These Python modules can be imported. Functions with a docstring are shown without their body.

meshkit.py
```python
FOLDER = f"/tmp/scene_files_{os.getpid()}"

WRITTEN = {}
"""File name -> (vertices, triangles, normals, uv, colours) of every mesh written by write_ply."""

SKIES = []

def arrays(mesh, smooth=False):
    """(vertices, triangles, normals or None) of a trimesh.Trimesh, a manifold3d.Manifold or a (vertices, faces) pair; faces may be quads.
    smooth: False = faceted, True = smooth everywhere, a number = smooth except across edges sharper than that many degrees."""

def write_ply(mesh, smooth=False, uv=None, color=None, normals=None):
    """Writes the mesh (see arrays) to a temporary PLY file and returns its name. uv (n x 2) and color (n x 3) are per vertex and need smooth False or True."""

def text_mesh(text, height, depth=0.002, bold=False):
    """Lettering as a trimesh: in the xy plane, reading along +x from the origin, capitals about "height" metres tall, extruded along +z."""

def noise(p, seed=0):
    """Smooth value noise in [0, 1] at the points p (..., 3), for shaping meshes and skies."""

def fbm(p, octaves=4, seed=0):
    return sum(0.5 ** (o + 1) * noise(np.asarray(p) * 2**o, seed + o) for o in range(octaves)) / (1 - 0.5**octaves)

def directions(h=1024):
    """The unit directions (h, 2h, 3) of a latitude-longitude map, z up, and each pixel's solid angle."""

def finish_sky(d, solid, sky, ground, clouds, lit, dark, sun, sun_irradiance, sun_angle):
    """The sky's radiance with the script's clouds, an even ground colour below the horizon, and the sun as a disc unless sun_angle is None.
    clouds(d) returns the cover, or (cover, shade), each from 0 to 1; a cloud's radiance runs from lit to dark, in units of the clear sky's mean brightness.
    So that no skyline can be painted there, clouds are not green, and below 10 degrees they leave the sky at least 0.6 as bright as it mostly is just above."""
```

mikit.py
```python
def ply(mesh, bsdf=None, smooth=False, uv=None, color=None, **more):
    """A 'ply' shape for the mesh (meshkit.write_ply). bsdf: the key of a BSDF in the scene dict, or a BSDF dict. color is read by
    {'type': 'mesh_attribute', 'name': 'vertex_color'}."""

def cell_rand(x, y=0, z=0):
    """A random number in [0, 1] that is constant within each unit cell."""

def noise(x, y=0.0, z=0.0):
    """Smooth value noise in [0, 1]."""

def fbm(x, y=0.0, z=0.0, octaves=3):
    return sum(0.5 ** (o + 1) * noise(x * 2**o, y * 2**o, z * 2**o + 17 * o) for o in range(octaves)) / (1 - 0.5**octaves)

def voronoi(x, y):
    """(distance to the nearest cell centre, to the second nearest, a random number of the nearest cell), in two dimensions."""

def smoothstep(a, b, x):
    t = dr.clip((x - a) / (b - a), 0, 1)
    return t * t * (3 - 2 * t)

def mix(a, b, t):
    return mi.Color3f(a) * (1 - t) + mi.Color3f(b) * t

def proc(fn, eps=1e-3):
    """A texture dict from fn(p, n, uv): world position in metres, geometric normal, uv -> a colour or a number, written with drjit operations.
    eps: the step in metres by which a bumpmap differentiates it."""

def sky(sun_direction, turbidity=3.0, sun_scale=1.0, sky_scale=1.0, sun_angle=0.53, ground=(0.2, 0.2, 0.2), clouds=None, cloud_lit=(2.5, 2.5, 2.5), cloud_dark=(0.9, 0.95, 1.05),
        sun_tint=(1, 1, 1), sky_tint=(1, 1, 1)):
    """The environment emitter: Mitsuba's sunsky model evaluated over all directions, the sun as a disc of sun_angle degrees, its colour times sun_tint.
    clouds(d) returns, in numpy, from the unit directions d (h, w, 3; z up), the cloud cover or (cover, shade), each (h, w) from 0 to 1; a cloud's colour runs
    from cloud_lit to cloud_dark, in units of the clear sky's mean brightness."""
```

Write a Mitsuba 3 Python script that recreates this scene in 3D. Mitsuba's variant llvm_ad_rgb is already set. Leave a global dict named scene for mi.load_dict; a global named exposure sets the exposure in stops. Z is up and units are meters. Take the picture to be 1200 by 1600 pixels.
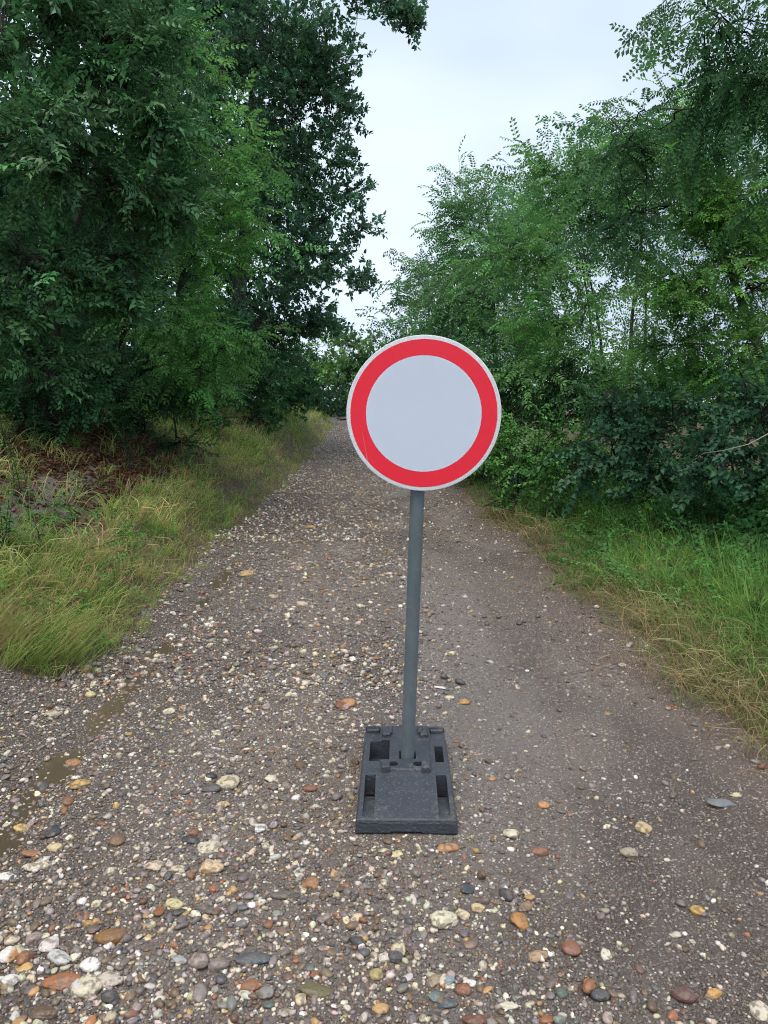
import math
import numpy as np
import trimesh
import drjit as dr
import mitsuba as mi
import manifold3d as m3
import mikit
import meshkit
from mikit import noise, fbm, voronoi, smoothstep, mix, cell_rand

T = mi.ScalarTransform4f
scene, labels = {}, {}

# ------------------------------------------------------------------ camera, sky, exposure
EYE = np.array([0.0, 0.0, 1.64])
PITCH = math.atan(160 / 1200)
CP, SP = math.cos(PITCH), math.sin(PITCH)
scene['camera'] = {'type': 'perspective', 'fov': 2 * math.degrees(math.atan(600 / 1200)), 'fov_axis': 'x', 'near_clip': 0.05, 'far_clip': 3000.0,
                   'to_world': T().look_at(origin=EYE.tolist(), target=(EYE + [0, CP, -SP]).tolist(), up=[0, 0, 1])}


def overcast(d):
    q = d * np.array([2.2, 2.2, 4.5])
    shade = 0.5 + 1.5 * (meshkit.fbm(q + 7, 4, 3) - 0.5)
    return np.ones(d.shape[:2]), np.clip(shade, 0, 1)


scene['sky'] = mikit.sky((-0.10, -0.36, 0.93), turbidity=3, sun_scale=0.3, sun_angle=50, sun_tint=(0.86, 0.95, 1.08), clouds=overcast, cloud_lit=(1.52, 1.72, 2.00), cloud_dark=(0.74, 0.92, 1.20), ground=(0.08, 0.09, 0.07))
exposure = 2.95


def at(u, v, y):
    """the point at distance y along the view that shows at pixel (u, v) of the photograph"""
    a, b = (u - 600) / 1200, -(v - 800) / 1200
    d = np.array([a, CP + b * SP, -SP + b * CP])
    return EYE + d * (y / d[1])


# ------------------------------------------------------------------ materials
VC = {'type': 'mesh_attribute', 'name': 'vertex_color'}


def rgb(r, g, b):
    return {'type': 'rgb', 'value': [r, g, b]}


def leafm(key, rough, trans, gloss):
    if not gloss:
        scene[key] = {'type': 'principledthin', 'base_color': VC, 'roughness': rough, 'diff_trans': trans, 'spec_trans': 0.0, 'eta': 1.5}
        return
    # the part of a leaf that lets light through, and its wet waxy skin
    scene[key] = {'type': 'blendbsdf', 'weight': gloss, 'a': {'type': 'principledthin', 'base_color': VC, 'roughness': 0.5, 'diff_trans': trans, 'spec_trans': 0.0, 'eta': 1.5},
                  'b': {'type': 'twosided', 'bsdf': {'type': 'principled', 'base_color': VC, 'roughness': rough, 'specular': 0.5}}}


leafm('leaf_glossy', 0.33, 1.0, 0.5)
leafm('leaf_soft', 0.45, 1.0, 0.22)
leafm('leaf_grass', 0.5, 0.9, 0)
leafm('leaf_dead', 0.5, 0.3, 0)


def bark_color(p, n, uv):
    g = fbm(p.x * 14, p.y * 14, p.z * 3)
    return mix((0.014, 0.012, 0.010), (0.052, 0.045, 0.038), smoothstep(0.3, 0.75, g))


scene['bark'] = {'type': 'bumpmap', 'arbitrary': mikit.proc(lambda p, n, uv: fbm(p.x * 30, p.y * 30, p.z * 6)), 'scale': 0.02,
                 'bsdf': {'type': 'principled', 'base_color': mikit.proc(bark_color), 'roughness': 0.7}}


def grit_height(p, n, uv):
    a, b, r = voronoi(p.x * 95, p.y * 95)
    c, d, q = voronoi(p.x * 210, p.y * 210)
    return 0.009 * (1 - dr.minimum(a * 1.5, 1)) * (0.4 + r) + 0.0028 * (1 - dr.minimum(c * 1.5, 1)) + 0.01 * fbm(p.x * 16, p.y * 16)


def road_color(p, n, uv):
    mud = mix((0.044, 0.032, 0.024), (0.165, 0.130, 0.107), smoothstep(0.28, 0.72, fbm(p.x * 2.2, p.y * 1.1, 3.0, octaves=4)))
    mud = mix(mud, (0.100, 0.078, 0.055), smoothstep(0.55, 0.72, fbm(p.x * 1.3 + 9, p.y * 0.7, 1.0)) * 0.7)
    s = p.x + 0.0233 * p.y - 0.06
    w = 0.5 * fbm(p.x * 2.6, p.y * 1.2, 8.0)
    # the gutter beside the bank is soaked brown, the wheel track is packed grey, reddish loam lines the verge
    mud = mix(mud, (0.048, 0.036, 0.024), smoothstep(-0.75, -1.25, s + w - 0.25) * 0.8)
    mud = mix(mud, (0.185, 0.170, 0.160), smoothstep(0.55, 0.15, dr.abs(s - 0.55 + w - 0.25)) * smoothstep(0.40, 0.60, fbm(p.x * 1.1, p.y * 0.45, 12.0)) * 0.8)
    mud = mix(mud, (0.095, 0.055, 0.040), smoothstep(1.25, 1.62, s + w - 0.25) * 0.85)
    c, d, q = voronoi(p.x * 210, p.y * 210)
    a, b, r = voronoi(p.x * 95, p.y * 95)
    k = smoothstep(0.42, 0.30, c)
    g = mix((0.055, 0.044, 0.038), (0.25, 0.205, 0.18), q)
    g = dr.select(q > 0.985, mi.Color3f(0.50, 0.46, 0.42), g)
    col = mix(mud, g, k * 0.75)
    k2 = smoothstep(0.44, 0.34, a) * smoothstep(0.35, 0.4, r)
    g2 = mix((0.055, 0.046, 0.042), (0.31, 0.25, 0.215), cell_rand(r * 9973.0))
    g2 = dr.select(r > 0.93, mi.Color3f(0.54, 0.50, 0.46), g2)
    return mix(col, g2, k2 * 0.9)


scene['road_mud'] = {'type': 'bumpmap', 'arbitrary': mikit.proc(grit_height, 1e-3), 'scale': 1.0,
                     'bsdf': {'type': 'principled', 'base_color': mikit.proc(road_color), 'roughness': 0.42, 'specular': 0.5}}


def soil_color(p, n, uv):
    a = fbm(p.x * 3, p.y * 3, 0.0)
    c = mix((0.030, 0.026, 0.016), (0.085, 0.066, 0.036), a)
    b = smoothstep(0.5, 0.62, fbm(p.x * 45, p.y * 45, 5.0))
    return mix(c, (0.15, 0.105, 0.055), b * 0.6)


scene['soil'] = {'type': 'bumpmap', 'arbitrary': mikit.proc(lambda p, n, uv: fbm(p.x * 50, p.y * 50, p.z * 50), 2e-3), 'scale': 0.03,
                 'bsdf': {'type': 'principled', 'base_color': mikit.proc(soil_color), 'roughness': 0.8}}


def greymud_color(p, n, uv):
    return mix((0.075, 0.068, 0.062), (0.13, 0.12, 0.112), fbm(p.x * 9, p.y * 9, 2.0))


scene['grey_mud'] = {'type': 'bumpmap', 'arbitrary': mikit.proc(lambda p, n, uv: fbm(p.x * 30, p.y * 30, p.z * 30), 2e-3), 'scale': 0.008,
                     'bsdf': {'type': 'principled', 'base_color': mikit.proc(greymud_color), 'roughness': 0.4}}
scene['muddy_water'] = {'type': 'bumpmap', 'arbitrary': mikit.proc(lambda p, n, uv: fbm(p.x * 38, p.y * 16, 1.0), 2e-3), 'scale': 0.0015,
                        'bsdf': {'type': 'principled', 'base_color': mikit.proc(lambda p, n, uv: mix((0.065, 0.050, 0.035), (0.105, 0.080, 0.054), fbm(p.x * 5, p.y * 3, 2.0))), 'roughness': 0.03, 'specular': 0.5}}

STONE_BUMP = mikit.proc(lambda p, n, uv: fbm(p.x * 160, p.y * 160, p.z * 160) + 0.5 * fbm(p.x * 55, p.y * 55, p.z * 55), 1e-3)
scene['stone'] = {'type': 'blendbsdf', 'weight': mikit.proc(lambda p, n, uv: 0.75 * smoothstep(0.50, 0.66, fbm(p.x * 75, p.y * 75, p.z * 75, octaves=4))),
                  'a': {'type': 'principled', 'base_color': VC, 'roughness': 0.36, 'specular': 0.5},
                  'b': {'type': 'principled', 'base_color': mikit.proc(lambda p, n, uv: mix((0.10, 0.075, 0.055), (0.20, 0.15, 0.11), fbm(p.x * 20, p.y * 20, p.z * 20))), 'roughness': 0.5}}
scene['stone_rough'] = {'type': 'bumpmap', 'arbitrary': STONE_BUMP, 'scale': 0.0045, 'bsdf': {'type': 'ref', 'id': 'stone'}}

# ------------------------------------------------------------------ terrain
RX0, RSL, HALF = 0.06, -0.0233, 1.78


def road_x(y):
    y = np.asarray(y, float)
    return RX0 + RSL * y - 0.012 * np.clip(y - 42, 0, None) ** 2 * np.where(y < 80, 1, 0) - np.where(y >= 80, 0.012 * 38 ** 2 + (y - 80) * 0.9, 0)


def n2(x, y, f, seed=0, octv=3):
    return meshkit.fbm(np.stack([np.asarray(x) * f, np.asarray(y) * f, np.zeros_like(np.asarray(x, float)) + 3.3], -1), octv, seed)


def edge_l(y):
    y = np.asarray(y, float)
    return HALF + 0.02 + 0.45 * sstep(4.6, 4.1, y) - 0.12 * sstep(6.5, 5.0, y) * sstep(4.2, 4.6, y) + 0.38 * (n2(y * 0, y, 0.9, 5) - 0.5) + 0.22 * (n2(y * 0, y, 3.0, 6) - 0.5)


def edge_r(y):
    y = np.asarray(y, float)
    return HALF - 0.02 + 0.3 * (n2(y * 0, y, 0.7, 8) - 0.5) + 0.2 * (n2(y * 0, y, 2.6, 9) - 0.5)


def sstep(a, b, x):
    t = np.clip((x - a) / (b - a), 0, 1)
    return t * t * (3 - 2 * t)


def base_z(s, y):
    """road-side offset s, distance y -> height without fine relief"""
    z = -0.05 * np.exp(-((s + 1.50) / 0.20) ** 2) * sstep(1.0, 2.0, 9.5 - y + 1.2) - 0.022 * np.exp(-((s - 0.85) / 0.4) ** 2) - 0.015 * np.exp(-((s + 0.7) / 0.35) ** 2)
    dl = np.clip(-s - HALF, 0, None)
    w = np.clip(6.3 - 0.13 * y, 2.5, 6.3)
    t = np.clip(dl / w, 0, 1)
    z = z + 1.05 * sstep(19, 54, y)
    z = z + 0.05 * sstep(0, 0.5, dl) + 1.72 * (1 - 0.5 * sstep(20, 48, y)) * (1 - (1 - t) ** 1.55) * sstep(0.0, 0.8, dl) + 0.02 * np.clip(dl - w, 0, 25)
    d = np.clip(s - HALF, 0, None)
    z = z + 0.07 * sstep(0, 0.5, d) + 0.12 * sstep(0.5, 3, d) - 0.012 * np.clip(d - 5, 0, 60)
    return z


def ground_z(x, y):
    x, y = np.asarray(x, float), np.asarray(y, float)
    s = x - road_x(y)
    off = sstep(1.6, 2.4, np.abs(s))
    near = np.exp(-np.hypot(x, y) / 60)
    rough = (1 - off) * (0.045 * (n2(x, y, 1.6, 1) - 0.5) + 0.02 * (n2(x, y, 6.0, 2) - 0.5)) + off * near * (0.22 * (n2(x, y, 0.8, 3) - 0.5) + 0.05 * (n2(x, y, 4.0, 4) - 0.5))
    return base_z(s, y) + rough


def grow(start, end, step, k):
    out = [start]
    while out[-1] < end:
        out.append(out[-1] + step)
        step *= k
    return out


def build_ground():
    ys = np.array([-260, -120, -50, -20, -8, -2, 0.5] + list(np.arange(1.2, 6.5, 0.03)) + grow(6.5, 320, 0.04, 1.022))
    side = np.array(grow(HALF + 0.035, 300, 0.04, 1.08))
    ss = np.concatenate([-side[::-1], np.linspace(-HALF, HALF, 112), side])
    S, Y = np.meshgrid(ss, ys)
    X = S + road_x(Y)
    # far off the grid lines are straight again
    Z = ground_z(X, Y)
    V = np.stack([X, Y, Z], -1).reshape(-1, 3)
    nr, nc = S.shape
    i = (np.arange(nr - 1)[:, None] * nc + np.arange(nc - 1)[None]).reshape(-1)
    Q = np.stack([i, i + 1, i + nc + 1, i + nc], -1)
    F = np.vstack([Q[:, [0, 1, 2]], Q[:, [0, 2, 3]]])
    cs, cy = S.reshape(-1)[F].mean(1), Y.reshape(-1)[F].mean(1)
    road = (cs > -edge_l(cy) - 0.1) & (cs < edge_r(cy) + 0.1) & (cy > -20) & (cy < 95)
    for key, sel, mat in (('gravel_road', road, 'road_mud'), ('ground', ~road, 'soil')):
        used, inv = np.unique(F[sel], return_inverse=True)
        scene[key] = mikit.ply((V[used], inv.reshape(-1, 3)), mat, smooth=True)


build_ground()
labels['gravel_road'] = {'label': 'wet unpaved gravel road running away between the trees', 'kind': 'structure'}
labels['ground'] = {'label': 'soil of the grassy banks and the wood floor', 'kind': 'structure'}
labels['sky'] = {'label': 'pale overcast sky', 'kind': 'structure'}


def drape(pts, widths, lift, key, mat, label, step=0.06, cols=7, flat=False, seed=0):
    """a strip that follows the ground along pts (x, y)"""
    pts = np.asarray(pts, float)
    seg = np.r_[0, np.cumsum(np.linalg.norm(np.diff(pts, axis=0), axis=1))]
    t = np.arange(0, seg[-1], step)
    c = np.stack([np.interp(t, seg, pts[:, 0]), np.interp(t, seg, pts[:, 1])], -1)
    w = np.interp(t, seg, widths) * (0.7 + 0.6 * meshkit.fbm(np.stack([t * 3, t * 0, t * 0], -1), 3, seed))
    g = np.gradient(c, axis=0)
    g /= np.linalg.norm(g, axis=1, keepdims=True)
    nrm = np.stack([-g[:, 1], g[:, 0]], -1)
    k = np.linspace(-1, 1, cols)
    P = c[:, None] + nrm[:, None] * (k[None, :, None] * w[:, None, None] * 0.5)
    if flat:
        s = -1.50
        z = base_z(np.full(len(t), s), c[:, 1])[:, None] + lift + 0 * P[..., 0]
    else:
        z = ground_z(P[..., 0], P[..., 1]) + lift * (1 - k[None] ** 4) - 0.01
    V = np.dstack([P, z]).reshape(-1, 3)
    nr, nc = len(t), cols
    i = (np.arange(nr - 1)[:, None] * nc + np.arange(nc - 1)[None]).reshape(-1)
    Q = np.stack([i, i + nc, i + nc + 1, i + 1], -1)
    Fq = np.vstack([Q[:, [0, 1, 2]], Q[:, [0, 2, 3]]])
    nz = np.cross(V[Fq[:, 1]] - V[Fq[:, 0]], V[Fq[:, 2]] - V[Fq[:, 0]])[:, 2].mean()
    if nz < 0:
        Fq = Fq[:, ::-1]
    scene[key] = mikit.ply((V, Fq), mat, smooth=True)
    labels[key] = {'label': label, 'kind': 'structure'}


ry = np.arange(1.6, 9.2, 0.2)
drape([(road_x(y) - 1.50 + 0.12 * math.sin(y * 1.9) + (0.30 * (3.0 - y) if y < 3.0 else 0), y) for y in ry], np.interp(ry, [1.6, 2.4, 3.6, 4.4, 6.4, 7.2, 8.6, 9.2][:0] or [1.6, 2.2, 3.0, 3.8, 4.8, 5.6, 6.6, 7.6, 8.6, 9.2], [0.42, 0.60, 0.45, 0.45, 0.38, 0.26, 0.30, 0.42, 0.42, 0.12]), 0.0055, 'rain_water', 'muddy_water',
      'shallow brown rain water standing in the rut beside the grassy bank', flat=True, seed=4)


def on_ground(u, v):
    a, b = (u - 600) / 1200, -(v - 800) / 1200
    d = np.array([a, CP + b * SP, -SP + b * CP])
    ts = np.geomspace(1.5, 90, 6000)
    P = EYE + ts[:, None] * d
    hit = np.nonzero(P[:, 2] < ground_z(P[:, 0], P[:, 1]))[0]
    return P[hit[0] if len(hit) else -1]


mudpts = [on_ground(u, v)[:2] for u, v in ((-40, 880), (15, 815), (60, 785), (110, 755), (150, 735), (185, 725))]
drape(mudpts, [0.55, 0.5, 0.5, 0.45, 0.3, 0.12], 0.035, 'mud_path', 'grey_mud', 'strip of smooth grey wet mud across the grassy bank', seed=2)


# ------------------------------------------------------------------ mesh helpers
class Bag:
    """collects triangles with a colour per vertex"""

    def __init__(self):
        self.v, self.f, self.c, self.n = [], [], [], 0

    def add(self, v, f, c=None):
        self.v.append(np.asarray(v, np.float32)), self.f.append(np.asarray(f, np.int64) + self.n)
        self.c.append(np.broadcast_to(np.asarray((0.5, 0.5, 0.5) if c is None else c, np.float32), (len(v), 3)))
        self.n += len(v)

    def copies(self, tv, tf, R, pos, col, vary=None):
        """R (n,3,3), pos (n,3), col (n,3); vary (k,) a factor per template vertex"""
        n, k = len(pos), len(tv)
        if n == 0:
            return
        v = np.einsum('nij,kj->nki', R, tv) + pos[:, None]
        c = np.repeat(col[:, None], k, 1)
        if vary is not None:
            c = c * vary[None, :, None]
        self.add(v.reshape(-1, 3), (tf[None] + (np.arange(n) * k)[:, None, None]).reshape(-1, 3), np.clip(c.reshape(-1, 3), 0.002, 0.9))

    def entry(self, bsdf, smooth=False, color=True):
        v, f = np.vstack(self.v), np.vstack(self.f)
        return mikit.ply((v, f), bsdf, smooth=smooth, color=np.vstack(self.c) if color else None)


def frames(d, roll):
    """rotations whose x axis is d, rolled about it"""
    d = d / np.linalg.norm(d, axis=1, keepdims=True)
    up = np.tile([0, 0, 1.0], (len(d), 1))
    up[np.abs(d[:, 2]) > 0.95] = [1, 0, 0]
    y = np.cross(up, d)
    y /= np.linalg.norm(y, axis=1, keepdims=True)
    z = np.cross(d, y)
    c, s = np.cos(roll)[:, None], np.sin(roll)[:, None]
    return np.stack([d, c * y + s * z, -s * y + c * z], -1)


def tube(p, r, sides=5):
    p, r = np.asarray(p, float), np.broadcast_to(np.asarray(r, float), (len(p),))
    t = np.gradient(p, axis=0)
    t /= np.linalg.norm(t, axis=1, keepdims=True) + 1e-12
    ref = np.array([0.31, 0.95, 0.05]) if abs(t[0, 2]) > 0.7 else np.array([0, 0, 1.0])
    a = np.cross(t, ref)
    a /= np.linalg.norm(a, axis=1, keepdims=True) + 1e-12
    b = np.cross(t, a)
    g = np.arange(sides) * 2 * np.pi / sides
    v = (p[:, None] + r[:, None, None] * (np.cos(g)[None, :, None] * a[:, None] + np.sin(g)[None, :, None] * b[:, None])).reshape(-1, 3)
    i, j = np.meshgrid(np.arange(len(p) - 1), np.arange(sides), indexing='ij')
    q = np.stack([i * sides + j, i * sides + (j + 1) % sides, (i + 1) * sides + (j + 1) % sides, (i + 1) * sides + j], -1).reshape(-1, 4)
    f = np.vstack([q[:, [0, 1, 2]], q[:, [0, 2, 3]]])
    n = len(v)
    v = np.vstack([v, p[:1], p[-1:]])
    k = np.arange(sides)
    f = np.vstack([f, np.stack([k * 0 + n, (k + 1) % sides, k], 1), np.stack([k * 0 + n + 1, (len(p) - 1) * sides + k, (len(p) - 1) * sides + (k + 1) % sides], 1)])
    return v, f


# ------------------------------------------------------------------ leaves and sprays
def leaf_pts(L, W, base, direction, normal, fold=0.25, droop=0.15):
    """one folded leaf of four triangles"""
    d = direction / np.linalg.norm(direction)
    s = np.cross(normal, d)
    s /= np.linalg.norm(s) + 1e-9
    n = np.cross(d, s)
    p = [base, base + d * L * 0.45 + s * W / 2 + n * W * fold, base + d * L * 0.5 - n * L * 0.02, base + d * L * 0.45 - s * W / 2 + n * W * fold, base + d * L - n * L * droop]
    return np.array(p), np.array([[0, 2, 1], [0, 3, 2], [1, 2, 4], [2, 3, 4]])


def leaf2(L, W, base, direction, normal, fold=0.2, droop=0.1):
    d = direction / np.linalg.norm(direction)
    s = np.cross(normal, d)
    s /= np.linalg.norm(s) + 1e-9
    n = np.cross(d, s)
    p = [base, base + d * L * 0.5 + s * W / 2 + n * W * fold, base + d * L - n * L * droop, base + d * L * 0.5 - s * W / 2 + n * W * fold]
    return np.array(p), np.array([[0, 2, 1], [0, 3, 2]])


def join(parts):
    v, f, n = [], [], 0
    for a, b in parts:
        v.append(a), f.append(b + n)
        n += len(a)
    return np.vstack(v), np.vstack(f)


def flat_stem(pts, w):
    """a thin three-sided stem, cheap"""
    return tube(pts, w, 3)


def broad_spray(rng, length=0.5, n=16, L=0.085, W=0.042, simple=False):
    parts, vary = [], []
    bend = rng.uniform(-0.25, 0.1)
    axis = lambda t: np.array([t * length, 0.06 * length * math.sin(3 * t), bend * length * t * t])  # noqa: E731
    for k in range(n):
        t = 0.12 + 0.88 * k / (n - 1)
        side = 1 if k % 2 else -1
        d = np.array([0.55 + 0.3 * t, side * rng.uniform(0.5, 1.0), rng.uniform(-0.55, 0.15)])
        nor = np.array([rng.normal(0, 0.35), rng.normal(0, 0.35), 1.0])
        sc = rng.uniform(0.7, 1.15)
        p = (leaf2 if simple else leaf_pts)(L * sc, W * sc, axis(t), d, nor)
        parts.append(p), vary.append(np.full(len(p[0]), rng.uniform(0.78, 1.22)))
    st = flat_stem(np.array([axis(t) for t in (0, 0.5, 1)]), 0.003)
    parts.append(st), vary.append(np.full(len(st[0]), 0.6))
    return (*join(parts), np.concatenate(vary))


def oak_spray(rng, length=0.45, n=15, L=0.11, W=0.062):
    """leaves in rosettes towards the twig's end"""
    parts, vary = [], []
    for k in range(n):
        t = rng.uniform(0.35, 1.0) ** 0.7
        az, el = rng.uniform(0, 2 * np.pi), rng.uniform(-0.5, 0.5)
        d = np.array([0.5, math.cos(az), 0.75 * math.sin(az)])
        p = leaf2(L * rng.uniform(0.7, 1.2), W * rng.uniform(0.8, 1.2), np.array([t * length, 0, 0]) + rng.normal(0, 0.02, 3), d, np.array([rng.normal(0, 0.5), rng.normal(0, 0.5), 1.0]))
        parts.append(p), vary.append(np.full(len(p[0]), rng.uniform(0.75, 1.25)))
    return (*join(parts), np.concatenate(vary))


def frond(rng, length, pairs, L, W, droop):
    """one pinnate leaf along +x"""
    parts = []
    ax = lambda t: np.array([length * t * (1 - 0.12 * droop * t), 0, -droop * length * t * t])  # noqa: E731
    for k in range(pairs):
        t = 0.22 + 0.72 * k / max(pairs - 1, 1)
        tang = ax(t + 0.05) - ax(t - 0.05)
        tang /= np.linalg.norm(tang)
        for side in (-1, 1):
            d = tang * 0.42 + np.array([0, side, -0.22 + rng.normal(0, 0.12)])
            parts.append(leaf2(L * rng.uniform(0.85, 1.1), W, ax(t), d, np.array([rng.normal(0, 0.2), rng.normal(0, 0.2), 1.0]), fold=0.1))
    parts.append(leaf2(L, W, ax(0.97), ax(1.0) - ax(0.9), np.array([0, 0, 1.0])))
    a, b = ax(0), ax(1)
    m = ax(0.55)
    w = np.array([0, 0.0018, 0])
    parts.append((np.array([a - w, a + w, m + w, m - w, b]), np.array([[0, 1, 2], [0, 2, 3], [3, 2, 4]])))
    return join(parts)


def robinia_spray(rng, length=0.55, n=6, F=0.22, pairs=6, L=0.042, W=0.021):
    parts, vary = [], []
    bend = rng.uniform(-0.3, 0.15)
    ax = lambda t: np.array([t * length, 0, bend * length * t * t])  # noqa: E731
    for k in range(n):
        t = 0.15 + 0.85 * k / (n - 1)
        side = 1 if k % 2 else -1
        v, f = frond(rng, F * rng.uniform(0.8, 1.15), pairs, L, W, rng.uniform(0.15, 0.6))
        yaw = side * rng.uniform(0.5, 1.1) * (1 - 0.6 * t)
        R = frames(np.array([[math.cos(yaw), math.sin(yaw), rng.uniform(-0.3, 0.35)]]), np.array([rng.normal(0, 0.3)]))[0]
        parts.append((v @ R.T + ax(t), f)), vary.append(np.full(len(v), rng.uniform(0.82, 1.2)))
    st = flat_stem(np.array([ax(t) for t in (0, 0.5, 1)]), 0.003)
    parts.append(st), vary.append(np.full(len(st[0]), 0.5))
    return (*join(parts), np.concatenate(vary))


_r = np.random.default_rng(11)
SPRAYS = {
    'broad': [broad_spray(_r, 0.5, 14, 0.10, 0.052, True) for _ in range(8)],
    'broad_small': [broad_spray(_r, 0.45, 14, 0.072, 0.044, True) for _ in range(5)],
    'heart': [broad_spray(_r, 0.5, 14, 0.075, 0.064, False) for _ in range(6)],
    'oak': [oak_spray(_r) for _ in range(6)],
    'far': [oak_spray(_r, 0.7, 14, 0.17, 0.09) for _ in range(5)],
    'robinia': [robinia_spray(_r, 0.55, 6, 0.23, 6, 0.046, 0.025) for _ in range(8)],
    'robinia_mid': [robinia_spray(_r, 0.75, 6, 0.30, 5, 0.074, 0.036) for _ in range(6)],
    'robinia_far': [robinia_spray(_r, 1.0, 6, 0.38, 4, 0.12, 0.055) for _ in range(5)],
}


AREA = {k: float(np.mean([0.5 * np.linalg.norm(np.cross(v[f[:, 1]] - v[f[:, 0]], v[f[:, 2]] - v[f[:, 0]]), axis=1).sum() for v, f, _ in L])) for k, L in SPRAYS.items()}


def numbered(name):
    key, k = name, 0
    while key in labels or key in scene:
        k += 1
        key = f'{name}_{k:03d}'
    return key


def spray_cloud(bag, kind, pts, out, col, rng, scale=1.0, droop=0.15, jitter=0.22, tips=None):
    n = len(pts)
    d = out + rng.normal(0, 0.45, (n, 3)) - [0, 0, droop]
    R = frames(d, rng.normal(0, 0.65, n)) * (scale * rng.uniform(0.75, 1.25, n))[:, None, None]
    c = np.asarray(col)[None] * np.exp(rng.normal(0, jitter, (n, 1))) * np.exp(rng.normal(0, 0.07, (n, 3)))
    which = rng.integers(0, len(SPRAYS[kind]), n)
    for k, (v, f, vary) in enumerate(SPRAYS[kind]):
        m = which == k
        bag.copies(v, f, R[m], pts[m], c[m], vary)


def sample_blob(rng, n, c, r, shell=0.45):
    d = rng.normal(size=(n, 3))
    d /= np.linalg.norm(d, axis=1, keepdims=True)
    rad = shell + (1 - shell) * rng.random(n) ** 0.6
    lump = 0.72 + 0.56 * meshkit.noise(d * 2.3 + c, 5)
    return c + d * (rad * lump)[:, None] * r, d


def sample_clumps(rng, n, c, r, shell):
    """layered clumps inside a part of the crown, denser on their upper side"""
    m = max(4, int(round(n / 13)))
    cc, d0 = sample_blob(rng, m, c, r * 0.82, shell)
    rs = float(np.mean(r)) * 0.40 * rng.uniform(0.65, 1.25, m)
    k = rng.integers(0, m, n)
    d = rng.normal(size=(n, 3))
    d /= np.linalg.norm(d, axis=1, keepdims=True)
    up = rng.random(n) < 0.65
    d[up, 2] = np.abs(d[up, 2])
    P = cc[k] + d * (rs[k] * rng.random(n) ** 0.4)[:, None] * [1, 1, 0.5]
    o = d * [1, 1, 0.45] + 0.6 * d0[k] * [1, 1, 0.6]
    return P, o / (np.linalg.norm(o, axis=1, keepdims=True) + 1e-9)


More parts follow.
